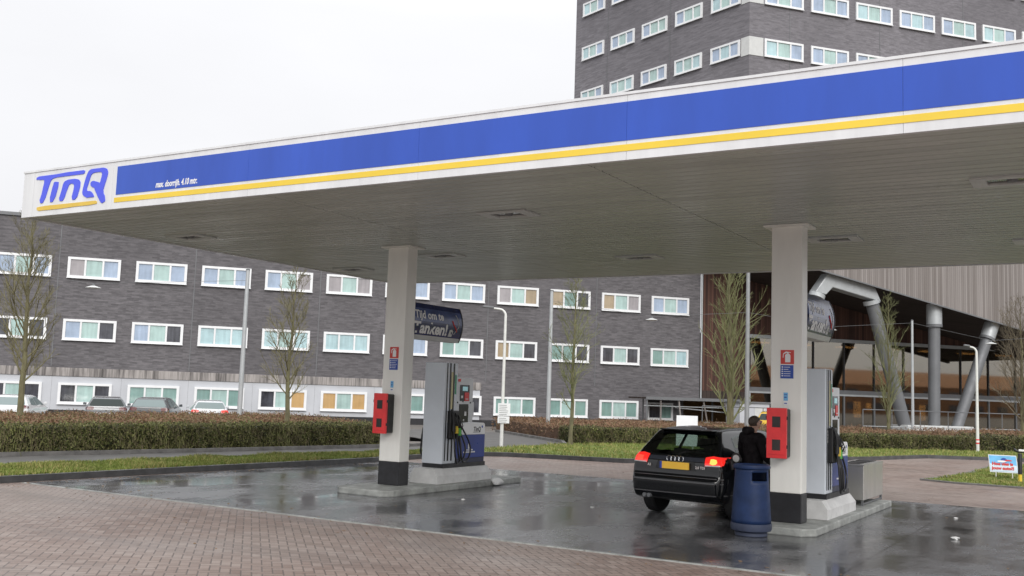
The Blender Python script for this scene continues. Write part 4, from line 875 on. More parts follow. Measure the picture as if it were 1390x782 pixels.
angL = math.atan2(-ly_, -lx_)        # left face: x axis runs from far end towards the corner
for zi, z in enumerate([21.2, 24.62, 28.05, 31.5]):
    for k in range(9): window(tw, 33.96 + 3.425 * k - 32.9, 0, z, gp_.choice(pats), wR, cR)
    for k in range(5):
        s_ = .72 + 3.25 * k + 2.45; window(tw, lx_ * s_, ly_ * s_, z - .04, gp_.choice(pats), wL, cL, angL)
    m = MB(); nL = Vector((-ly_, lx_, 0)) * .03; zt, zb = z + .02, z - 1.18
    a = Vector((lx_, ly_, 0)) * .64; pts = [a + nL, Vector((nL.x * .3 - .012, -.03, 0)), Vector((1.0, -.03, 0)), Vector((1.0, .02, 0)), Vector((.02, .02, 0)), a - nL]
    m.prism([(p.x, p.y) for p in pts], lambda u, v, w: (u, v, w), zb, zt); m.build('corner_panel', M['trim_grey'], tw)
for t in (2.95, 9.8, 16.6): m = MB(); m.box(t - .02, -.015, 12.3, t + .02, -.001, 45.9); m.build('expansion_joint', M['galv_dark'], tw)
for s_ in (6.95, 13.35):
    m = MB(); q = Vector((lx_, ly_, 0)) * s_; m.tube([(q.x - .02 * ly_, q.y + .02 * lx_, 12.3), (q.x - .02 * ly_, q.y + .02 * lx_, 45.9)], .02, 4); m.build('expansion_joint', M['galv_dark'], tw)

# ------------------------------------------------------------------ entrance hall: timber wall, glass front, timber overhang on steel struts
eh = frame_root('entrance_hall', 45, 0, 'timber clad entrance hall with glass front under a sloping wooden overhang', 'building'); RE = 45.
def be(m, t0, t1, o0, o1, z0, z1, mi=0): return bx(m, t0, t1, o0, o1, z0, z1, mi, RE)
m = MB(); be(m, 32.95, 36.5, -.25, -.05, 2.36, 10.3); be(m, 36.501, 66, -.25, -.05, 6.26, 10.3); m.build('timber_wall', M['wood_brown'], eh)
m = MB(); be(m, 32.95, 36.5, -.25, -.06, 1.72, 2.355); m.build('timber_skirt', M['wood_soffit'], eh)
m = MB(); be(m, 36.5, 66, -.12, .06, 6.02, 6.25); m.build('head_beam', M['galv'], eh)
m = MB(); be(m, 36.5, 66, -.12, .06, 2.32, 2.44); m.build('transom', M['galv'], eh)
m = MB(); be(m, 36.5, 66, -.12, -.02, 2.445, 2.72); m.build('spandrel', M['galv_dark'], eh)
t = 36.55
while t < 66:
    m = MB(); be(m, t - .045, t + .045, -.10, .05, 2.73, 6.015); m.build('mullion', M['black_paint'], eh)
    m = MB(); be(m, t - .06, t + .06, -.10, .05, -.3, 2.315); m.build('mullion', M['galv'] if int(t) % 3 == 0 else M['galv_dark'], eh); t += 2.49
b = NB('hall_glass'); b.m.blend_method = 'HASHED' if hasattr(b.m, 'blend_method') else None
lw = b.node('ShaderNodeFresnel'); lw.inputs[0].default_value = 1.9
tr = b.node('ShaderNodeBsdfTransparent'); tr.inputs[0].default_value = (.34, .31, .25, 1); gl = b.node('ShaderNodeBsdfGlossy'); gl.inputs['Roughness'].default_value = .03; gl.inputs['Color'].default_value = (.95, .90, .80, 1)
mx = b.node('ShaderNodeMixShader'); b.l.new(b.math('ADD', b.math('MULTIPLY', lw.outputs[0], .6), .20), mx.inputs[0]); b.l.new(tr.outputs[0], mx.inputs[1]); b.l.new(gl.outputs[0], mx.inputs[2]); b.l.new(mx.outputs[0], b.n['Material Output'].inputs[0])
M['hall_glass'] = b.m
t = 36.6
while t < 65.9:
    m = MB(); be(m, t, t + 2.39, -.05, -.035, 2.73, 6.015); m.build('glass_pane', M['hall_glass'], eh)
    m = MB(); be(m, t, t + 2.37, -.05, -.035, -.3, 2.31); m.build('glass_pane', M['hall_glass'], eh); t += 2.49
M['hall_wall'] = paint('hall_wall', (.30, .20, .11), .7, .5, .35, stretch=(1, 1, .6)); M['hall_floor'] = paint('hall_floor', (.16, .15, .13), .4, .1)
M['warm_lamp'] = paint('warm_lamp', (1., .62, .28), .5, .02, es=2.6, emit=(1, .60, .26))
m = MB(); be(m, 33, 66, -9, -8.8, -.3, 6.2); m.build('inner_wall', M['hall_wall'], eh)
m = MB(); be(m, 33, 66, -8.8, -.3, -.32, -.28); m.build('inner_floor', M['hall_floor'], eh)
m = MB(); be(m, 33, 66, -8.8, -3.4, 2.5, 2.7); be(m, 33, 66, -8.8, -.3, 6.05, 6.2); m.build('gallery_floor', M['hall_floor'], eh)
for t0, t1, z0, z1, o in [(46.3, 47.6, .9, 2.0, -6), (43.6, 44.2, 1.0, 1.8, -4), (48.6, 49.2, .8, 2.0, -5), (54.6, 55.1, .7, 1.9, -5), (50.5, 50.9, 1.3, 1.9, -6)]:
    m = MB(); be(m, t0, t1, o - .1, o, z0, z1); m.build('lit_opening', M['warm_lamp'], eh)
for k in range(7): m = MB(); be(m, 39 + 3.7 * k, 40.3 + 3.7 * k, -4.3, -3.5, 5.93, 6.0); m.build('added_hall_lamp', M['warm_lamp'], eh)  # unseen lamps, added to brighten the hall interior
# overhang
def zl(t): return 9.79 - .1862 * (t - 36.3)
m = MB(); tA, tB = 35.1, 60.
def prism_t(m, a, b_, o0, o1, zb, zt):
    pts = [(a, zb(a)), (b_, zb(b_)), (b_, zt), (a, zt)]; m.prism([(p - RE, z) for p, z in pts], lambda u, v, w: (u, w, v), -o1, -o0)
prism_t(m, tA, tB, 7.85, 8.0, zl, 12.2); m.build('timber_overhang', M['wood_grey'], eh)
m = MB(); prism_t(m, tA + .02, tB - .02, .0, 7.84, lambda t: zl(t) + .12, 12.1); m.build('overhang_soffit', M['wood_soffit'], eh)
m = MB(); pts = [(tA, zl(tA) - .03), (tB, zl(tB) - .03), (tB, zl(tB) + .05), (tA, zl(tA) + .05)]; m.prism([(p - RE, z) for p, z in pts], lambda u, v, w: (u, w, v), -8.05, -7.846 - .16); m.build('edge_trim', M['galv_dark'], eh)
# struts in the plane about 8 m before the glass
def strut(p0, p1, r_, collar, nm='strut'):
    a = Vector((p0[0] - RE, -p0[2], p0[1])); c = Vector((p1[0] - RE, -p1[2], p1[1])); d = (c - a); L = d.length; u = d.normalized()
    m = MB(); m.tube([tuple(a), tuple(c)], r_, 18); s = m.build(nm, M['galv_dark'], eh, smooth=True)
    if collar:
        m = MB(); e = c + u * .02; m.tube([tuple(e - u * 1.05), tuple(e + u * .25)], r_ * 1.32, 18); m.build('sleeve', M['galv'], s, smooth=True)
        m = MB(); m.tube([tuple(e - u * 1.22), tuple(e - u * 1.06)], r_ * 1.38, 18); m.build('collar', M['galv_dark'], s, smooth=True)
    return s
O8 = 7.2
strut((45.44, -.1, O8), (45.52, zl(45.5) - .05, O8), .36, True)
strut((47.0, .1, O8), (50.1, 7.32, O8), .35, True)
sA = strut((43.35, .1, O8), (40.78, 8.2, O8), .40, False); sB = strut((34.2, 1.6, O8), (36.80, 8.3, O8), .40, False)
# steel elbow box between the two sloping struts
m = MB(); el = [(36.45, 8.50), (37.40, 9.74), (37.82, 9.82), (40.45, 9.20), (40.80, 8.98), (41.22, 8.16), (40.18, 8.36), (37.70, 8.84), (37.22, 8.36)]
m.prism([(a - RE, z) for a, z in el], lambda u, v, w: (u, w, v), -O8 - .38, -O8 + .38); m.build('elbow_box', M['galv'], eh, bevel=.05)
for q, d in [((40.72, 8.30), (-.30, .954)), ((36.86, 8.45), (.356, .934))]:
    m = MB(); a = Vector((q[0] - RE, -O8, q[1])); u = Vector((d[0], 0, d[1])); m.tube([tuple(a - u * .30), tuple(a - u * .05)], .50, 18); m.build('collar', M['galv'], eh, smooth=True)
m = MB(); be(m, 42.8, 47.8, O8 - .8, O8 + .8, -.4, .62); m.build('strut_foot', M['trim_grey'], eh, bevel=.04)

# row of brick houses across the road, behind the viewer: what the hall glass mirrors
M['house_brick'] = facade_brick('orange_brick', (.20, .10, .05), (.30, .15, .08), (.22, .16, .12)); M['roof_tile'] = paint('roof_tile', (.36, .19, .10), .7, .25, 3)
hx, hy, _ = FW(128, 106); r = empty('brick_house_row', (hx, hy, 0), AN, 'row of orange brick houses across the road, mirrored in the glass hall', 'building')
m = MB(); m.box(-75, -9, -.3, 75, 0, 5.6); m.build('wall', M['house_brick'], r)
m = MB(); m.prism([(-9.4, 5.61), (.4, 5.61), (-4.5, 8.6)], lambda u, v, w: (w, u, v), -75.3, 75.3); m.build('roof', M['roof_tile'], r)
for k in range(24):
    for z in (.8, 3.4): m = MB(); m.box(-72 + 6 * k, .001, z, -72 + 6 * k + 2.6, .05, z + 1.4); m.build('window', PANES['D'], r)

# ------------------------------------------------------------------ small things on the square
def rail(t0, t1, off, z, lab, n):
    x, y, _ = FW((t0 + t1) / 2, off); r = empty('steel_railing', (x, y, ground_z(x, y)), AN, lab, 'railing'); tm = (t0 + t1) / 2; zg = ground_z(x, y)
    m = MB(); m.tube([(t0 - tm, 0, z - zg), (t1 - tm, 0, z - zg)], .026, 8); m.build('top_rail', M['galv_dark'], r, smooth=True)
    m = MB(); m.tube([(t0 - tm, 0, (z - zg) * .5), (t1 - tm, 0, (z - zg) * .5)], .02, 6); m.build('middle_rail', M['galv'], r, smooth=True)
    for k in range(n): q = t0 - tm + (t1 - t0) * k / (n - 1); m = MB(); m.tube([(q, 0, 0), (q, 0, z - zg)], .025, 6); m.build('post', M['galv_dark'], r)
rail(27.0, 34.5, 11, 1.42, 'thin steel railing beyond the roof of the black car', 5)
rail(36.5, 52, 12, 1.52, 'long thin steel railing before the entrance hall glass', 9)
# made-up roof and posts in place of the recess under the facade end
x, y, _ = FW(29.6, 4); zg = ground_z(x, y); r = empty('recess_porch', (x, y, zg), AN, 'flat roof on leaning posts, added for the facade recess beside the brown timber', 'shelter')
m = MB(); m.box(-3.1, -1.1, 2.02, 3.2, 1.4, 2.12); m.build('roof', M['wood_soffit'], r)
m = MB(); m.box(-3.12, -1.13, 1.98, 3.22, -1.101, 2.16); m.build('roof_edge', M['galv_dark'], r)
for q, ln in [(-3.0, 0), (-2.1, .02), (-.9, .25), (.75, .45), (2.2, .35)]: m = MB(); m.tube([(q + ln, -1., 0), (q, -1., 2.0)], .05, 6); m.build('post', M['wood_grey'] if ln else M['galv_dark'], r)
for q in (-2.2, .2, 2.6): m = MB(); m.tube([(q, 1.2, 0), (q, 1.2, 2.0)], .05, 6); m.build('post', M['galv_dark'], r)
m = MB(); m.tube([(-1.1, -.9, 1.55), (2.4, -.9, 1.32)], .03, 6); m.build('cross_bar', M['galv'], r)
m = MB(); m.tube([(-3.2, -1.0, 1.62), (3.1, -1.0, 1.6)], .025, 6); m.build('cross_bar', M['galv'], r)
x, y, _ = FW(32.4, 6.5); zg = ground_z(x, y); r = empty('site_cabin', (x, y, zg), AN, 'pale grey site cabin beside the trunk of the tall mossy tree', 'cabin')
m = MB(); m.box(-.9, -.8, .05, 1.1, .8, 1.95); m.build('walls', M['panel_grey'], r, bevel=.02)
m = MB(); m.box(-.97, -.87, 1.951, 1.17, .87, 2.05); m.build('roof', M['galv_dark'], r)
m = MB(); m.box(.1, -.815, .1, .8, -.801, 1.75); m.build('door', M['trim_grey'], r)

# =================================================================== CARS
def car_shell(prof, wz, wy, vox=.03, sm=9):
    bm = bmesh.new(); vs = [bm.verts.new((0, y, z)) for y, z in prof]; bm.faces.new(vs); bmesh.ops.triangulate(bm, faces=bm.faces)
    ys = [p[0] for p in prof]; zs = [p[1] for p in prof]
    for k in np.arange(min(ys) + .05, max(ys), .09): bmesh.ops.bisect_plane(bm, geom=bm.verts[:] + bm.edges[:] + bm.faces[:], plane_co=(0, k, 0), plane_no=(0, 1, 0))
    for k in np.arange(min(zs) + .05, max(zs), .07): bmesh.ops.bisect_plane(bm, geom=bm.verts[:] + bm.edges[:] + bm.faces[:], plane_co=(0, 0, k), plane_no=(0, 0, 1))
    bm.verts.index_update(); V = [v.co.copy() for v in bm.verts]; Fc = [tuple(v.index for v in f.verts) for f in bm.faces]; E = [tuple(v.index for v in e.verts) for e in bm.edges if len(e.link_faces) == 1]; bm.free()
    wmax = max(w for _, w in wy)
    def w(y, z): return float(np.interp(z, [a for a, _ in wz], [b for _, b in wz])) * float(np.interp(y, [a for a, _ in wy], [b for _, b in wy])) / wmax
    n = len(V); P = [(w(v.y, v.z), v.y, v.z) for v in V] + [(-w(v.y, v.z), v.y, v.z) for v in V]
    F = Fc + [tuple(i + n for i in reversed(f)) for f in Fc] + [(a, b_, b_ + n, a + n) for a, b_ in E]
    me = bpy.data.meshes.new('shell'); me.from_pydata(P, [], F); bm = bmesh.new(); bm.from_mesh(me); bmesh.ops.recalc_face_normals(bm, faces=bm.faces); bm.to_mesh(me); bm.free()
    o = bpy.data.objects.new('shell', me); col.objects.link(o); rm = o.modifiers.new('r', 'REMESH'); rm.mode = 'VOXEL'; rm.voxel_size = vox
    s1 = o.modifiers.new('s', 'SMOOTH'); s1.factor = .5; s1.iterations = sm
    dg = bpy.context.evaluated_depsgraph_get(); dg.update(); out = bpy.data.meshes.new_from_object(o.evaluated_get(dg)); bpy.data.objects.remove(o); bpy.data.meshes.remove(me)
    for p in out.polygons: p.use_smooth = True
    return out
def bvh_of(me): return BVHTree.FromPolygons([v.co.copy() for v in me.vertices], [tuple(p.vertices) for p in me.polygons])
def patch(bvh, name, poly, plane, mt, parent, off=.005, cut=.06, thick=0.):
    bm = bmesh.new(); bm.faces.new([bm.verts.new((u, v, 0)) for u, v in poly]); bmesh.ops.triangulate(bm, faces=bm.faces)
    us = [p[0] for p in poly]; vv = [p[1] for p in poly]
    for k in np.arange(min(us) + cut / 2, max(us), cut): bmesh.ops.bisect_plane(bm, geom=bm.verts[:] + bm.edges[:] + bm.faces[:], plane_co=(k, 0, 0), plane_no=(1, 0, 0))
    for k in np.arange(min(vv) + cut / 2, max(vv), cut): bmesh.ops.bisect_plane(bm, geom=bm.verts[:] + bm.edges[:] + bm.faces[:], plane_co=(0, k, 0), plane_no=(0, 1, 0))
    dead = []
    for v in bm.verts:
        u, w = v.co.x, v.co.y
        o_, d_ = {'rear': (Vector((u, -3, w)), Vector((0, 1, 0))), 'front': (Vector((u, 9, w)), Vector((0, -1, 0))), 'right': (Vector((4, u, w)), Vector((-1, 0, 0))), 'left': (Vector((-4, u, w)), Vector((1, 0, 0))), 'top': (Vector((u, w, 5)), Vector((0, 0, -1)))}[plane]
        h, nr, _, _ = bvh.ray_cast(o_, d_)
        if h is None: dead.append(v); continue
        if nr.dot(d_) > 0: nr = -nr
        v.co = h + nr * off
    if dead: bmesh.ops.delete(bm, geom=dead, context='VERTS')
    bmesh.ops.recalc_face_normals(bm, faces=bm.faces)
    c = sum((v.co for v in bm.verts), Vector()) / max(1, len(bm.verts))
    if bm.faces and sum(f.normal.dot({'rear': Vector((0, -1, .2)), 'front': Vector((0, 1, .2)), 'right': Vector((1, 0, .2)), 'left': Vector((-1, 0, .2)), 'top': Vector((0, 0, 1))}[plane]) for f in bm.faces) < 0: bmesh.ops.reverse_faces(bm, faces=bm.faces)
    me = bpy.data.meshes.new(name); bm.to_mesh(me); bm.free(); me.materials.append(mt)
    for p in me.polygons: p.use_smooth = True
    o = bpy.data.objects.new(name, me); col.objects.link(o); o.parent = parent; return o
def cut_opening(me, poly, plane):
    bm = bmesh.new(); bm.from_mesh(me); ax, want = {'rear': ((0, 2), Vector((0, -1, .5))), 'front': ((0, 2), Vector((0, 1, .5))), 'right': ((1, 2), Vector((1, 0, 0))), 'left': ((1, 2), Vector((-1, 0, 0)))}[plane]
    F = [f for f in bm.faces if f.normal.dot(want) > .15]; C = np.array([f.calc_center_median()[:] for f in F]); ins = in_poly(C[:, ax[0]], C[:, ax[1]], poly)
    bmesh.ops.delete(bm, geom=[f for f, q in zip(F, ins) if q], context='FACES'); bm.to_mesh(me); bm.free()
def shrink(poly, d):
    c = np.mean(poly, axis=0); return [tuple(c + (np.array(p) - c) * (1 - d / max(.15, np.linalg.norm(np.array(p) - c)))) for p in poly]
def arch(cy, cz, r_, z0, n=9):   # points of a wheel arch, rear to front, bottom line at z0
    a0 = math.asin(max(-1, min(1, (z0 - cz) / r_))); return [(cy - r_ * math.cos(a), cz + r_ * math.sin(a)) for a in np.linspace(a0, math.pi - a0, n)]
def wheel(parent, x, y, rz_, side):
    m = MB(); m.lathe([(.19, -.10), (.29, -.105), (.315, -.08), (.318, 0.), (.315, .08), (.29, .105), (.19, .10)], 36, 0, (0, 0, 0), 'x'); t = m.build('tyre', M['tyre'], parent, (x, y, .318), smooth=True)
    m = MB(); m.lathe([(.0, side * .06), (.05, side * .075), (.19, side * .065), (.205, side * .098), (.19, side * .105), (.175, side * .07), (.0, side * .02)], 30, 0, (0, 0, 0), 'x')
    m.build('rim', M['galv_dark'], t, smooth=True)
    m = MB()
    for k in range(7):
        a = 2 * math.pi * k / 7; c, s_ = math.cos(a), math.sin(a); n_ = (-s_ * .022, c * .022)
        q = [(.04 * c + n_[0], .04 * s_ + n_[1]), (.195 * c + n_[0], .195 * s_ + n_[1]), (.195 * c - n_[0], .195 * s_ - n_[1]), (.04 * c - n_[0], .04 * s_ - n_[1])]
        m.prism(q, lambda u, v, w: (w, u, v), side * .078, side * .10)
    m.build('spokes', M['alloy'], t)
def hatch_profile(L, H, zb=.70, glass=(.17, .97), roof_r=(.50, 1.365), cowl=(3.02, .985), ws=(2.2, 1.385), rw=.80, fw=3.38):
    k = L / 4.2; kh = H / 1.43
    f = lambda y, z: (y * k, z * kh)
    p = [f(.22, .27), f(.10, .31), f(.035, .39), f(.015, .52), f(.005, .56), f(.0, .61), f(.03, .645), f(.085, .665), f(.095, .72), f(.10, .84), f(.125, .93), f(*glass), f(*roof_r), f(.62, 1.395), f(1.0, 1.425), f(1.5, 1.432), f(1.95, 1.41), f(*ws), f(*cowl), f(3.4, .93), f(3.9, .80), f(4.12, .69), f(4.19, .56), f(4.2, .42), f(4.14, .26), f(4.0, .20)]
    bot = arch(fw * k, .31, .345, .20)[::-1] + arch(rw * k, .31, .36, .26)[::-1]
    return p + bot, f
WZ = [(.18, .76), (.30, .835), (.45, .872), (.60, .885), (.80, .872), (.93, .845), (1.0, .815), (1.37, .595), (1.45, .50)]
WY = [(0, .735), (.04, .80), (.12, .845), (.3, .87), (.8, .883), (3.2, .883), (3.7, .84), (4.0, .74), (4.2, .55)]
patch0 = patch
def build_car(name, loc, rz, sc_, paintm, L, H, lab, group=None, glassm='car_glass', detail=False, tail='tail_off', vox=.045, tall_rear=False, seg=None):
    pr, f = hatch_profile(L, H, **({'glass': (.13, 1.0), 'roof_r': (.33, 1.37)} if tall_rear else {}))
    k, kh = L / 4.2, H / 1.43
    me = car_shell(pr, [(z * kh, w * (.94 if detail else 1)) for z, w in WZ], [(y * k, w * (.94 if detail else 1)) for y, w in WY], vox, 9 if vox < .035 else 5)
    r = empty(name, loc, rz, lab, 'car', group); r.scale = (1, 1, 1); glass_polys = []
    def patch(bvh, name, poly, plane, mt, parent, *a):
        if mt is G: glass_polys.append((poly, plane))
        return patch0(bvh, name, poly, plane, mt, parent, *a)
    body = bpy.data.objects.new('body', me); me.materials.append(paintm); col.objects.link(body); body.parent = r; B = bvh_of(me); G = M[glassm]
    gy, gz = (.13, 1.0) if tall_rear else (.17, .97); ry, rz_ = (.33, 1.37) if tall_rear else (.50, 1.365)
    z0, z1 = (gz + .02) * kh, (rz_ - .045) * kh
    patch(B, 'rear_window', [(-.66, z0), (.66, z0), (.69, z0 + .06), (.565, z1 - .02), (.53, z1), (-.53, z1), (-.565, z1 - .02), (-.69, z0 + .06)], 'rear', G, r)
    zb, zt = 1.0 * kh, 1.335 * kh
    for sd in ('right', 'left'):
        patch(B, 'side_window', [(.72 * k, zb + .03), (.86 * k, zb - .005), (1.52 * k, zb - .02), (1.52 * k, zt + .005), (.95 * k, zt - .02), (.80 * k, zt - .06)], sd, G, r)
        patch(B, 'side_window', [(1.57 * k, zb - .02), (2.80 * k, zb - .03), (2.30 * k, zt - .05), (2.10 * k, zt), (1.57 * k, zt + .005)], sd, G, r)
    patch(B, 'windscreen', [(-.70, 1.02 * kh), (.70, 1.02 * kh), (.55, 1.36 * kh), (-.55, 1.36 * kh)], 'front', G, r)
    if detail:
        for poly, plane in glass_polys: cut_opening(me, shrink(poly, .035), plane)
        def seat(x_, y_, w_, hb):
            m = MB(); m.box(x_ - w_ / 2, y_, .45, x_ + w_ / 2, y_ + .5, .62); m.hexa([(x_ - w_ / 2, y_ - .02, .60), (x_ + w_ / 2, y_ - .02, .60), (x_ + w_ / 2, y_ + .12, .60), (x_ - w_ / 2, y_ + .12, .60)], [(x_ - w_ * .42, y_ - .18, hb), (x_ + w_ * .42, y_ - .18, hb), (x_ + w_ * .42, y_ - .08, hb), (x_ - w_ * .42, y_ - .08, hb)])
            m.box(x_ - .12, y_ - .20, hb + .03, x_ + .12, y_ - .11, hb + .20); m.box(x_ - .06, y_ - .165, hb - .01, x_ + .06, y_ - .15, hb + .04); m.build('seat', M['seat'], r, bevel=.03)
        for x_ in (-.37, .37): seat(x_, 2.0, .50, 1.0); seat(x_, 1.1, .52, .86)
        m = MB(); m.box(-.68, 2.72, .6, .68, 3.0, .95); m.build('dashboard', M['seat'], r, bevel=.04)
        m = MB(); m.box(-.12, 2.28, 1.24, .10, 2.30, 1.30); m.build('inner_mirror', M['seat'], r)
    m = MB(); m.box(-.55, .5 * k, .24, .55, 3.75 * k, .55); m.build('underbody', M['black_rubber'], r)
    for y in (.80 * k, 3.38 * k):
        for sx in (-1, 1): wheel(r, sx * (.735 if detail else .765), y, 0, sx)
    for sx in (-1, 1):
        e = M['tail_red'] if tail == 'on' else M['tail_off']
        o = patch(B, 'tail_light', [(sx * .52, .845 * kh), (sx * .50, .975 * kh), (sx * .62, 1.0 * kh), (sx * .765, .985 * kh), (sx * .775, .855 * kh)], 'rear', e, r, .012, .03)
        patch(B, 'tail_light_side', [(.11, .865 * kh), (.11, .97 * kh), (.20, .972 * kh), (.27, .93 * kh), (.20, .87 * kh)], 'right' if sx > 0 else 'left', e, r, .012, .03)
        if detail:
            if sx == 1: patch(B, 'glowing_bulb', [(.60, .885), (.65, .872), (.70, .879), (.722, .908), (.70, .945), (.64, .955), (.60, .95), (.60, .936), (.65, .94), (.685, .93), (.697, .908), (.68, .893), (.64, .888)], 'rear', M['tail_glow'], o, .016, .03)
            else: patch(B, 'glowing_bulb', [(-.72, .88), (-.60, .875), (-.60, .945), (-.71, .95)], 'rear', M['tail_glow2'], o, .016, .03)
            patch(B, 'reversing_strip', [(sx * .525, .847), (sx * .525, .862), (sx * .76, .866), (sx * .76, .851)], 'rear', M['trim_grey'], o, .017, .03)
    if detail:
        patch(B, 'plate_recess', [(-.36, .765), (.36, .765), (.33, .90), (-.33, .90)], 'rear', M['black_rubber'], r, .004)
        m = MB(); m.box(-.26, .055, .775, .26, .07, .885); pl = m.build('number_plate', M['plate'], r)
        m = MB(); m.box(-.259, .052, .776, -.222, .0548, .884); m.build('plate_band', M['eu_blue'], pl)
        patch(B, 'boot_strip', [(-.50, .905), (.50, .905), (.49, .965), (-.49, .965)], 'rear', M['boot_strip'], r, .004)
        m = MB()
        for i in range(4):
            c = (-.105 + i * .07, .080, .935); n = 20; m.tube([(c[0] + .044 * math.cos(2 * math.pi * j / n), c[1] + .002 * (i % 2), c[2] + .044 * math.sin(2 * math.pi * j / n)) for j in range(n + 1)], .006, 5, cap=False)
        m.build('ring_badge', M['chrome'], r)
        for body_, x_ in (('A3', -.50), ('2.0 TDI', .36)): m = MB(); add_text(m, body_, .055, lambda u, v: (x_ + u, .080, .80 + v), bold=.002); m.build('badge', M['chrome'], r)
        for z_, h_ in ((.655, .012), (.585, .012), (.40, .018)): patch(B, 'bumper_glint', [(-.80, z_), (.80, z_), (.80, z_ + h_), (-.80, z_ + h_)], 'rear', M['bumper_glint'], r, .006)  # grey lines paint the light reflected along the bumper ridges
        m = MB(); [m.tube([(x_, .02, .335), (x_, .25, .335)], .032, 12) for x_ in (-.52, -.44)]; m.build('exhaust_tip', M['galv_dark'], r, smooth=True)
        m = MB(); m.box(-.47, .40 * k, 1.372, .47, .62, 1.392); sp = m.build('roof_spoiler', paintm, r, bevel=.006)
        m = MB(); m.tube([(.0, .19, 1.0), (.10, .23, 1.045), (.42, .27, 1.05)], .011, 6); m.build('rear_wiper', M['black_rubber'], r)
        # open fuel flap and filler
        m = MB(); m.lathe([(.0, -.008), (.085, -.008), (.085, .008), (.0, .008)], 24, 0, (.87, .46, .985), 'y'); fl = m.build('fuel_flap', M['black_rubber'], r, smooth=True)
        m = MB(); m.lathe([(.0, -.012), (.055, -.012), (.055, -.0085), (.0, -.0085)], 20, 0, (.87, .46, .985), 'y'); m.build('flap_disc', M['trim_grey'], fl)
        m = MB(); m.tube([(.70, .36, .95), (.80, .34, .96), (.85, .33, .94), (.86, .35, .82)], [.026, .028, .035, .028], 8); m.build('filler_nozzle', M['black_rubber'], r, smooth=True)
    m = MB()
    for sx in (-1, 1): m.hexa([(sx * .86, 2.66 * k, 1.0 * kh), (sx * 1.02, 2.64 * k, 1.01 * kh), (sx * 1.0, 2.74 * k, 1.01 * kh), (sx * .86, 2.74 * k, 1.0 * kh)], [(sx * .86, 2.66 * k, 1.11 * kh), (sx * 1.0, 2.64 * k, 1.13 * kh), (sx * .98, 2.74 * k, 1.12 * kh), (sx * .86, 2.74 * k, 1.1 * kh)])
    m.build('door_mirror', paintm, r, bevel=.02)
    if sc_ != 1:
        for o in [r] + list(r.children_recursive): pass
    r['_s'] = sc_; return r
b = NB('tail_glow2'); M['tail_glow2'] = b.set(base=(.7, .05, .03), rough=.2, emit=(1, .06, .035), es=1.3)
M['boot_strip'] = car_paint('boot_strip', (.035, .04, .055), .3); M['bumper_glint'] = paint('bumper_glint', (.10, .10, .105), .3, .1)
CAR = build_car('parked_car', (-5.80, 14.53, .004), R(-8), .95, M['car_black'], 4.2, 1.43, 'black three door hatchback with glowing tail lights standing at the right pump', detail=True, tail='on', vox=.028, glassm='clear_glass')
def on(x, y): return (x, y, ground_z(x, y))
# parked cars beyond the left hedge: only their upper parts show
GR = 'cars parked along the office building'
build_car('parked_car', on(-38.6, 25.1), R(42), .95, M['car_white'], 4.1, 1.42, 'white hatchback partly behind the tree at the left edge', GR, 'car_glass_pale')
build_car('parked_car', on(-36.2, 28.0), R(52), .97, M['car_grey'], 4.3, 1.42, 'grey hatchback with dark rear window between white car and dark estate', GR, 'car_glass', tall_rear=True)
build_car('parked_car', on(-35.2, 29.3), R(40), .97, M['car_dark'], 4.3, 1.44, 'dark estate car with pale rear window, right of the grey one', GR, 'car_glass_pale', tall_rear=True)
build_car('parked_car', on(-34.0, 31.6), R(50), .93, M['car_silver'], 3.7, 1.44, 'small silver hatchback with red tail lights, rightmost of the parked row', GR, 'car_glass_pale', tail='on', tall_rear=True)
build_car('parked_car', on(-15.6, 52.8), R(16), 1.0, M['car_yellow'], 4.0, 1.58, 'yellow vehicle almost hidden behind the column and the standing person', None, 'car_glass', tall_rear=True)

# =================================================================== PERSON
def skin_obj(name, pts, edges, rads, mt, parent, sub=2, root=0):
    me = bpy.data.meshes.new(name); me.from_pydata(pts, edges, []); o = bpy.data.objects.new(name, me); col.objects.link(o)
    md = o.modifiers.new('skin', 'SKIN'); md.use_smooth_shade = True
    if not me.skin_vertices: me.attributes.new  # layer is made by the modifier
    bm = bmesh.new(); bm.from_mesh(me); ly = bm.verts.layers.skin.verify(); bm.verts.ensure_lookup_table()
    for v, q in zip(bm.verts, rads): v[ly].radius = q if isinstance(q, tuple) else (q, q)
    bm.verts[root][ly].use_root = True; bm.to_mesh(me); bm.free()
    sb = o.modifiers.new('sub', 'SUBSURF'); sb.levels = sub; sb.render_levels = sub
    dg = bpy.context.evaluated_depsgraph_get(); dg.update(); out = bpy.data.meshes.new_from_object(o.evaluated_get(dg)); bpy.data.objects.remove(o); bpy.data.meshes.remove(me)
    out.name = name; out.materials.clear(); out.materials.append(mt)
    for p in out.polygons: p.use_smooth = True
    q = bpy.data.objects.new(name, out); col.objects.link(q); q.parent = parent; return q
pr = empty('person', (-4.72, 15.0, .004), R(-30), 'person in a hooded black coat standing between the black car and the right column', 'person')
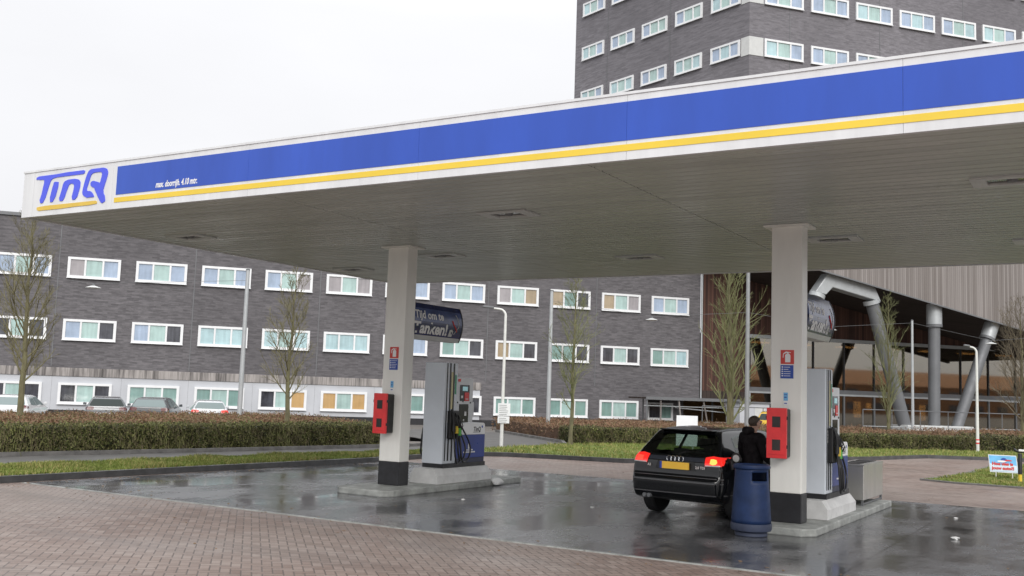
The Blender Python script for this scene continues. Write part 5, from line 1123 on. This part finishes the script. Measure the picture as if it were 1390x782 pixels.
# local: facing +y, x to the right; height about 1.58 before the final scale
body = [(0, 0, .80), (0, 0, .95), (0, .0, 1.12), (0, -.01, 1.26), (0, .0, 1.335), (0, .02, 1.385), (0, .035, 1.43), (0, .03, 1.49), (0, .02, 1.535),
        (.17, -.01, 1.245), (.215, .02, 1.00), (.20, .20, .90), (.195, .265, .885), (-.17, -.01, 1.245), (-.22, .03, 1.00), (-.20, .20, .88), (-.195, .26, .865),
        (.085, 0, .74), (.095, .02, .43), (.10, -.01, .08), (.105, .12, .03), (-.085, 0, .74), (-.095, .02, .43), (-.10, -.01, .08), (-.105, .12, .03), (0, .125, 1.435)]
ed = [(0, 1), (1, 2), (2, 3), (3, 4), (4, 5), (5, 6), (6, 7), (7, 8), (3, 9), (9, 10), (10, 11), (11, 12), (3, 13), (13, 14), (14, 15), (15, 16), (0, 17), (17, 18), (18, 19), (19, 20), (0, 21), (21, 22), (22, 23), (23, 24), (6, 25)]
rd = [(.13, .10), (.125, .095), (.14, .10), (.13, .085), .055, .053, (.070, .082), (.074, .092), (.058, .07), .055, .042, .032, .036, .055, .042, .032, .036, .075, .055, .04, .038, .075, .055, .04, .038, .016]
bd = skin_obj('body', body, ed, rd, M['skin'], pr)
for sx in (-1, 1):
    hp = Vector((sx * .195, .27, .88)); P = [tuple(hp)]; E_ = []; rr = [.030]
    for j, (dx, L_) in enumerate([(-.032, .060), (-.011, .072), (.010, .069), (.030, .054)]):
        b0 = len(P); P += [(hp.x + dx, hp.y + .045, hp.z - .005), (hp.x + dx * 1.1, hp.y + .045 + L_ * .5, hp.z - .018), (hp.x + dx * 1.1, hp.y + .045 + L_ * .85, hp.z - .05)]; E_ += [(0, b0), (b0, b0 + 1), (b0 + 1, b0 + 2)]; rr += [.0105, .0095, .008]
    b0 = len(P); P += [(hp.x - sx * .045, hp.y + .02, hp.z - .01), (hp.x - sx * .06, hp.y + .055, hp.z - .03)]; E_ += [(0, b0), (b0, b0 + 1)]; rr += [.012, .009]
    skin_obj('hand', P, E_, rr, M['skin'], pr, 1)
    m = MB(); m.lathe([(.0, -.006), (.011, -.004), (.011, .004), (.0, .006)], 10, 0, (sx * .030, .118, 1.462), 'y'); m.build('eye', M['black_gloss'], bd)
    m = MB(); m.lathe([(.0, -.010), (.024, -.008), (.028, .006), (.0, .010)], 12, 0, (sx * .078, .03, 1.455), 'x'); m.build('ear', M['skin'], bd, smooth=True)
m = MB(); m.box(-.022, .112, 1.40, .022, .118, 1.407); m.build('mouth', M['red'], bd)
coat = [(0, 0, .70), (0, 0, .86), (0, 0, .98), (0, -.01, 1.13), (0, -.015, 1.25), (0, -.02, 1.32), (.165, -.01, 1.26), (.235, .01, 1.10), (.245, .03, .98), (.22, .16, .91), (.205, .235, .895), (-.165, -.01, 1.26), (-.235, .01, 1.10), (-.25, .04, .98), (-.22, .16, .89), (-.205, .23, .875)]
ce = [(0, 1), (1, 2), (2, 3), (3, 4), (4, 5), (4, 6), (6, 7), (7, 8), (8, 9), (9, 10), (4, 11), (11, 12), (12, 13), (13, 14), (14, 15)]
cr = [(.195, .15), (.19, .145), (.185, .14), (.185, .135), (.165, .12), (.095, .085), .092, .082, .074, .066, .056, .092, .082, .074, .066, .056]
skin_obj('coat', coat, ce, cr, M['coat'], pr)
skin_obj('hood', [(-.09, -.05, 1.33), (-.05, -.10, 1.36), (0, -.115, 1.37), (.05, -.10, 1.36), (.09, -.05, 1.33), (0, -.13, 1.28)], [(0, 1), (1, 2), (2, 3), (3, 4), (2, 5)], [.045, .06, .068, .06, .045, .05], M['coat'], pr, root=2)
skin_obj('trousers', [(0, 0, .80), (.09, 0, .72), (.098, .02, .43), (.102, -.01, .10), (-.09, 0, .72), (-.098, .02, .43), (-.102, -.01, .10)], [(0, 1), (1, 2), (2, 3), (0, 4), (4, 5), (5, 6)], [(.15, .12), .092, .072, .06, .092, .072, .06], M['jeans'], pr)
for sx in (-1, 1): skin_obj('shoe', [(sx * .102, -.04, .045), (sx * .103, .04, .04), (sx * .107, .14, .032)], [(0, 1), (1, 2)], [(.046, .045), (.046, .042), (.042, .032)], M['black_paint'], pr, 2, 1)
# hair: short cap over the skull
bm = bmesh.new(); bmesh.ops.create_uvsphere(bm, u_segments=28, v_segments=18, radius=1)
kill = []
for v in bm.verts:
    d = v.co.copy(); lim = -.80 if d.y < .1 else (.30 if d.y > .55 else .05)
    if d.z < lim: kill.append(v)
    n_ = 1 + .02 * math.sin(d.x * 23 + d.z * 17) * math.sin(d.y * 19); v.co = Vector((d.x * .080 * n_, d.y * .100 * n_ + .025, d.z * .088 * n_ + 1.487))
bmesh.ops.delete(bm, geom=kill, context='VERTS'); me = bpy.data.meshes.new('hair'); bm.to_mesh(me); bm.free(); me.materials.append(M['hair'])
for p in me.polygons: p.use_smooth = True
o = bpy.data.objects.new('hair', me); col.objects.link(o); o.parent = pr; md = o.modifiers.new('t', 'SOLIDIFY'); md.thickness = .008

# =================================================================== LIGHT, SKY, CAMERA
sun_dir = Vector((-.62, .66, -.55)).normalized()      # light travels away from the viewer, under thin cloud
sd = bpy.data.lights.new('sun', 'SUN'); sd.energy = 1.9; sd.angle = R(28); sd.color = (1, .97, .93); so = bpy.data.objects.new('sun', sd); col.objects.link(so)
so.rotation_euler = sun_dir.to_track_quat('-Z', 'Y').to_euler(); so.location = (0, -10, 30)
w = bpy.data.worlds.new('World'); scene.world = w; w.use_nodes = True; nt = w.node_tree; bg = nt.nodes['Background']
sk = nt.nodes.new('ShaderNodeTexSky'); sk.sky_type = 'NISHITA'; sk.sun_disc = False; toward = -sun_dir
sk.sun_elevation = math.asin(toward.z); sk.sun_rotation = math.atan2(toward.x, toward.y); sk.dust_density = 4; sk.air_density = 1.5
hs = nt.nodes.new('ShaderNodeHueSaturation'); hs.inputs['Saturation'].default_value = .15; nt.links.new(sk.outputs[0], hs.inputs['Color'])
tc = nt.nodes.new('ShaderNodeTexCoord'); sp = nt.nodes.new('ShaderNodeSeparateXYZ'); nt.links.new(tc.outputs['Generated'], sp.inputs[0])
rp = nt.nodes.new('ShaderNodeValToRGB'); e = rp.color_ramp.elements
# cloud cover: horizon pale, brighter towards the zenith (stored /2.5 to stay inside the ramp's range)
st = [(0., (.27, .275, .285)), (.02, (.375, .377, .39)), (.35, (.425, .427, .44)), (1., (.95, .95, .97))]
while len(e) < len(st): e.new(.5)
for q, (p_, c_) in zip(e, st): q.position = p_; q.color = (*c_, 1)
nt.links.new(sp.outputs[2], rp.inputs[0])
ns = nt.nodes.new('ShaderNodeTexNoise'); ns.inputs['Scale'].default_value = 2.2; ns.inputs['Detail'].default_value = 4; mpw = nt.nodes.new('ShaderNodeMapping'); mpw.inputs['Scale'].default_value = (1, 1, 3); nt.links.new(tc.outputs['Generated'], mpw.inputs[0]); nt.links.new(mpw.outputs[0], ns.inputs['Vector'])
mr = nt.nodes.new('ShaderNodeMapRange'); mr.inputs[3].default_value = 22.5; mr.inputs[4].default_value = 27.5; nt.links.new(ns.outputs['Fac'], mr.inputs[0])
vm = nt.nodes.new('ShaderNodeVectorMath'); vm.operation = 'SCALE'; nt.links.new(rp.outputs[0], vm.inputs[0]); nt.links.new(mr.outputs[0], vm.inputs['Scale'])
mx = nt.nodes.new('ShaderNodeMix'); mx.data_type = 'RGBA'; mx.inputs[0].default_value = .12; nt.links.new(vm.outputs[0], mx.inputs[6]); nt.links.new(hs.outputs[0], mx.inputs[7])
nt.links.new(mx.outputs[2], bg.inputs[0]); bg.inputs[1].default_value = .1

cd = bpy.data.cameras.new('camera'); cam = bpy.data.objects.new('camera', cd); col.objects.link(cam); scene.camera = cam
r_ = Vector((.85909446, .51071453, .03357662)); u_ = Vector((.02345963, -.10482643, .99421379)); f_ = Vector((-.51127914, .85333586, .10203698))
cam.matrix_world = Matrix(((r_.x, u_.x, -f_.x, 0), (r_.y, u_.y, -f_.y, 0), (r_.z, u_.z, -f_.z, 1.8), (0, 0, 0, 1)))
cd.sensor_width = 36; cd.lens = 1381.878 / 1390 * 36; cd.clip_start = .1; cd.clip_end = 3000

# =================================================================== to metres: bake car sizes, then scale the survey units
done = set()
for r in [o for o in bpy.data.objects if '_s' in o]:
    s_ = r['_s']; del r['_s']
    for o in r.children_recursive:
        o.location = o.location * s_
        if o.data and o.data.name not in done: o.data.transform(Matrix.Scale(s_, 4)); done.add(o.data.name)
for me in bpy.data.meshes: me.transform(Matrix.Scale(S, 4))
for o in bpy.data.objects: o.location = o.location * S
vs_ = scene.view_settings; scene.display_settings.display_device = 'sRGB'; vs_.view_transform = 'Standard'; vs_.look = 'None'; vs_.exposure = 0; vs_.gamma = 1; vs_.use_curve_mapping = False
scene.cycles.max_bounces = 8; scene.cycles.transparent_max_bounces = 12
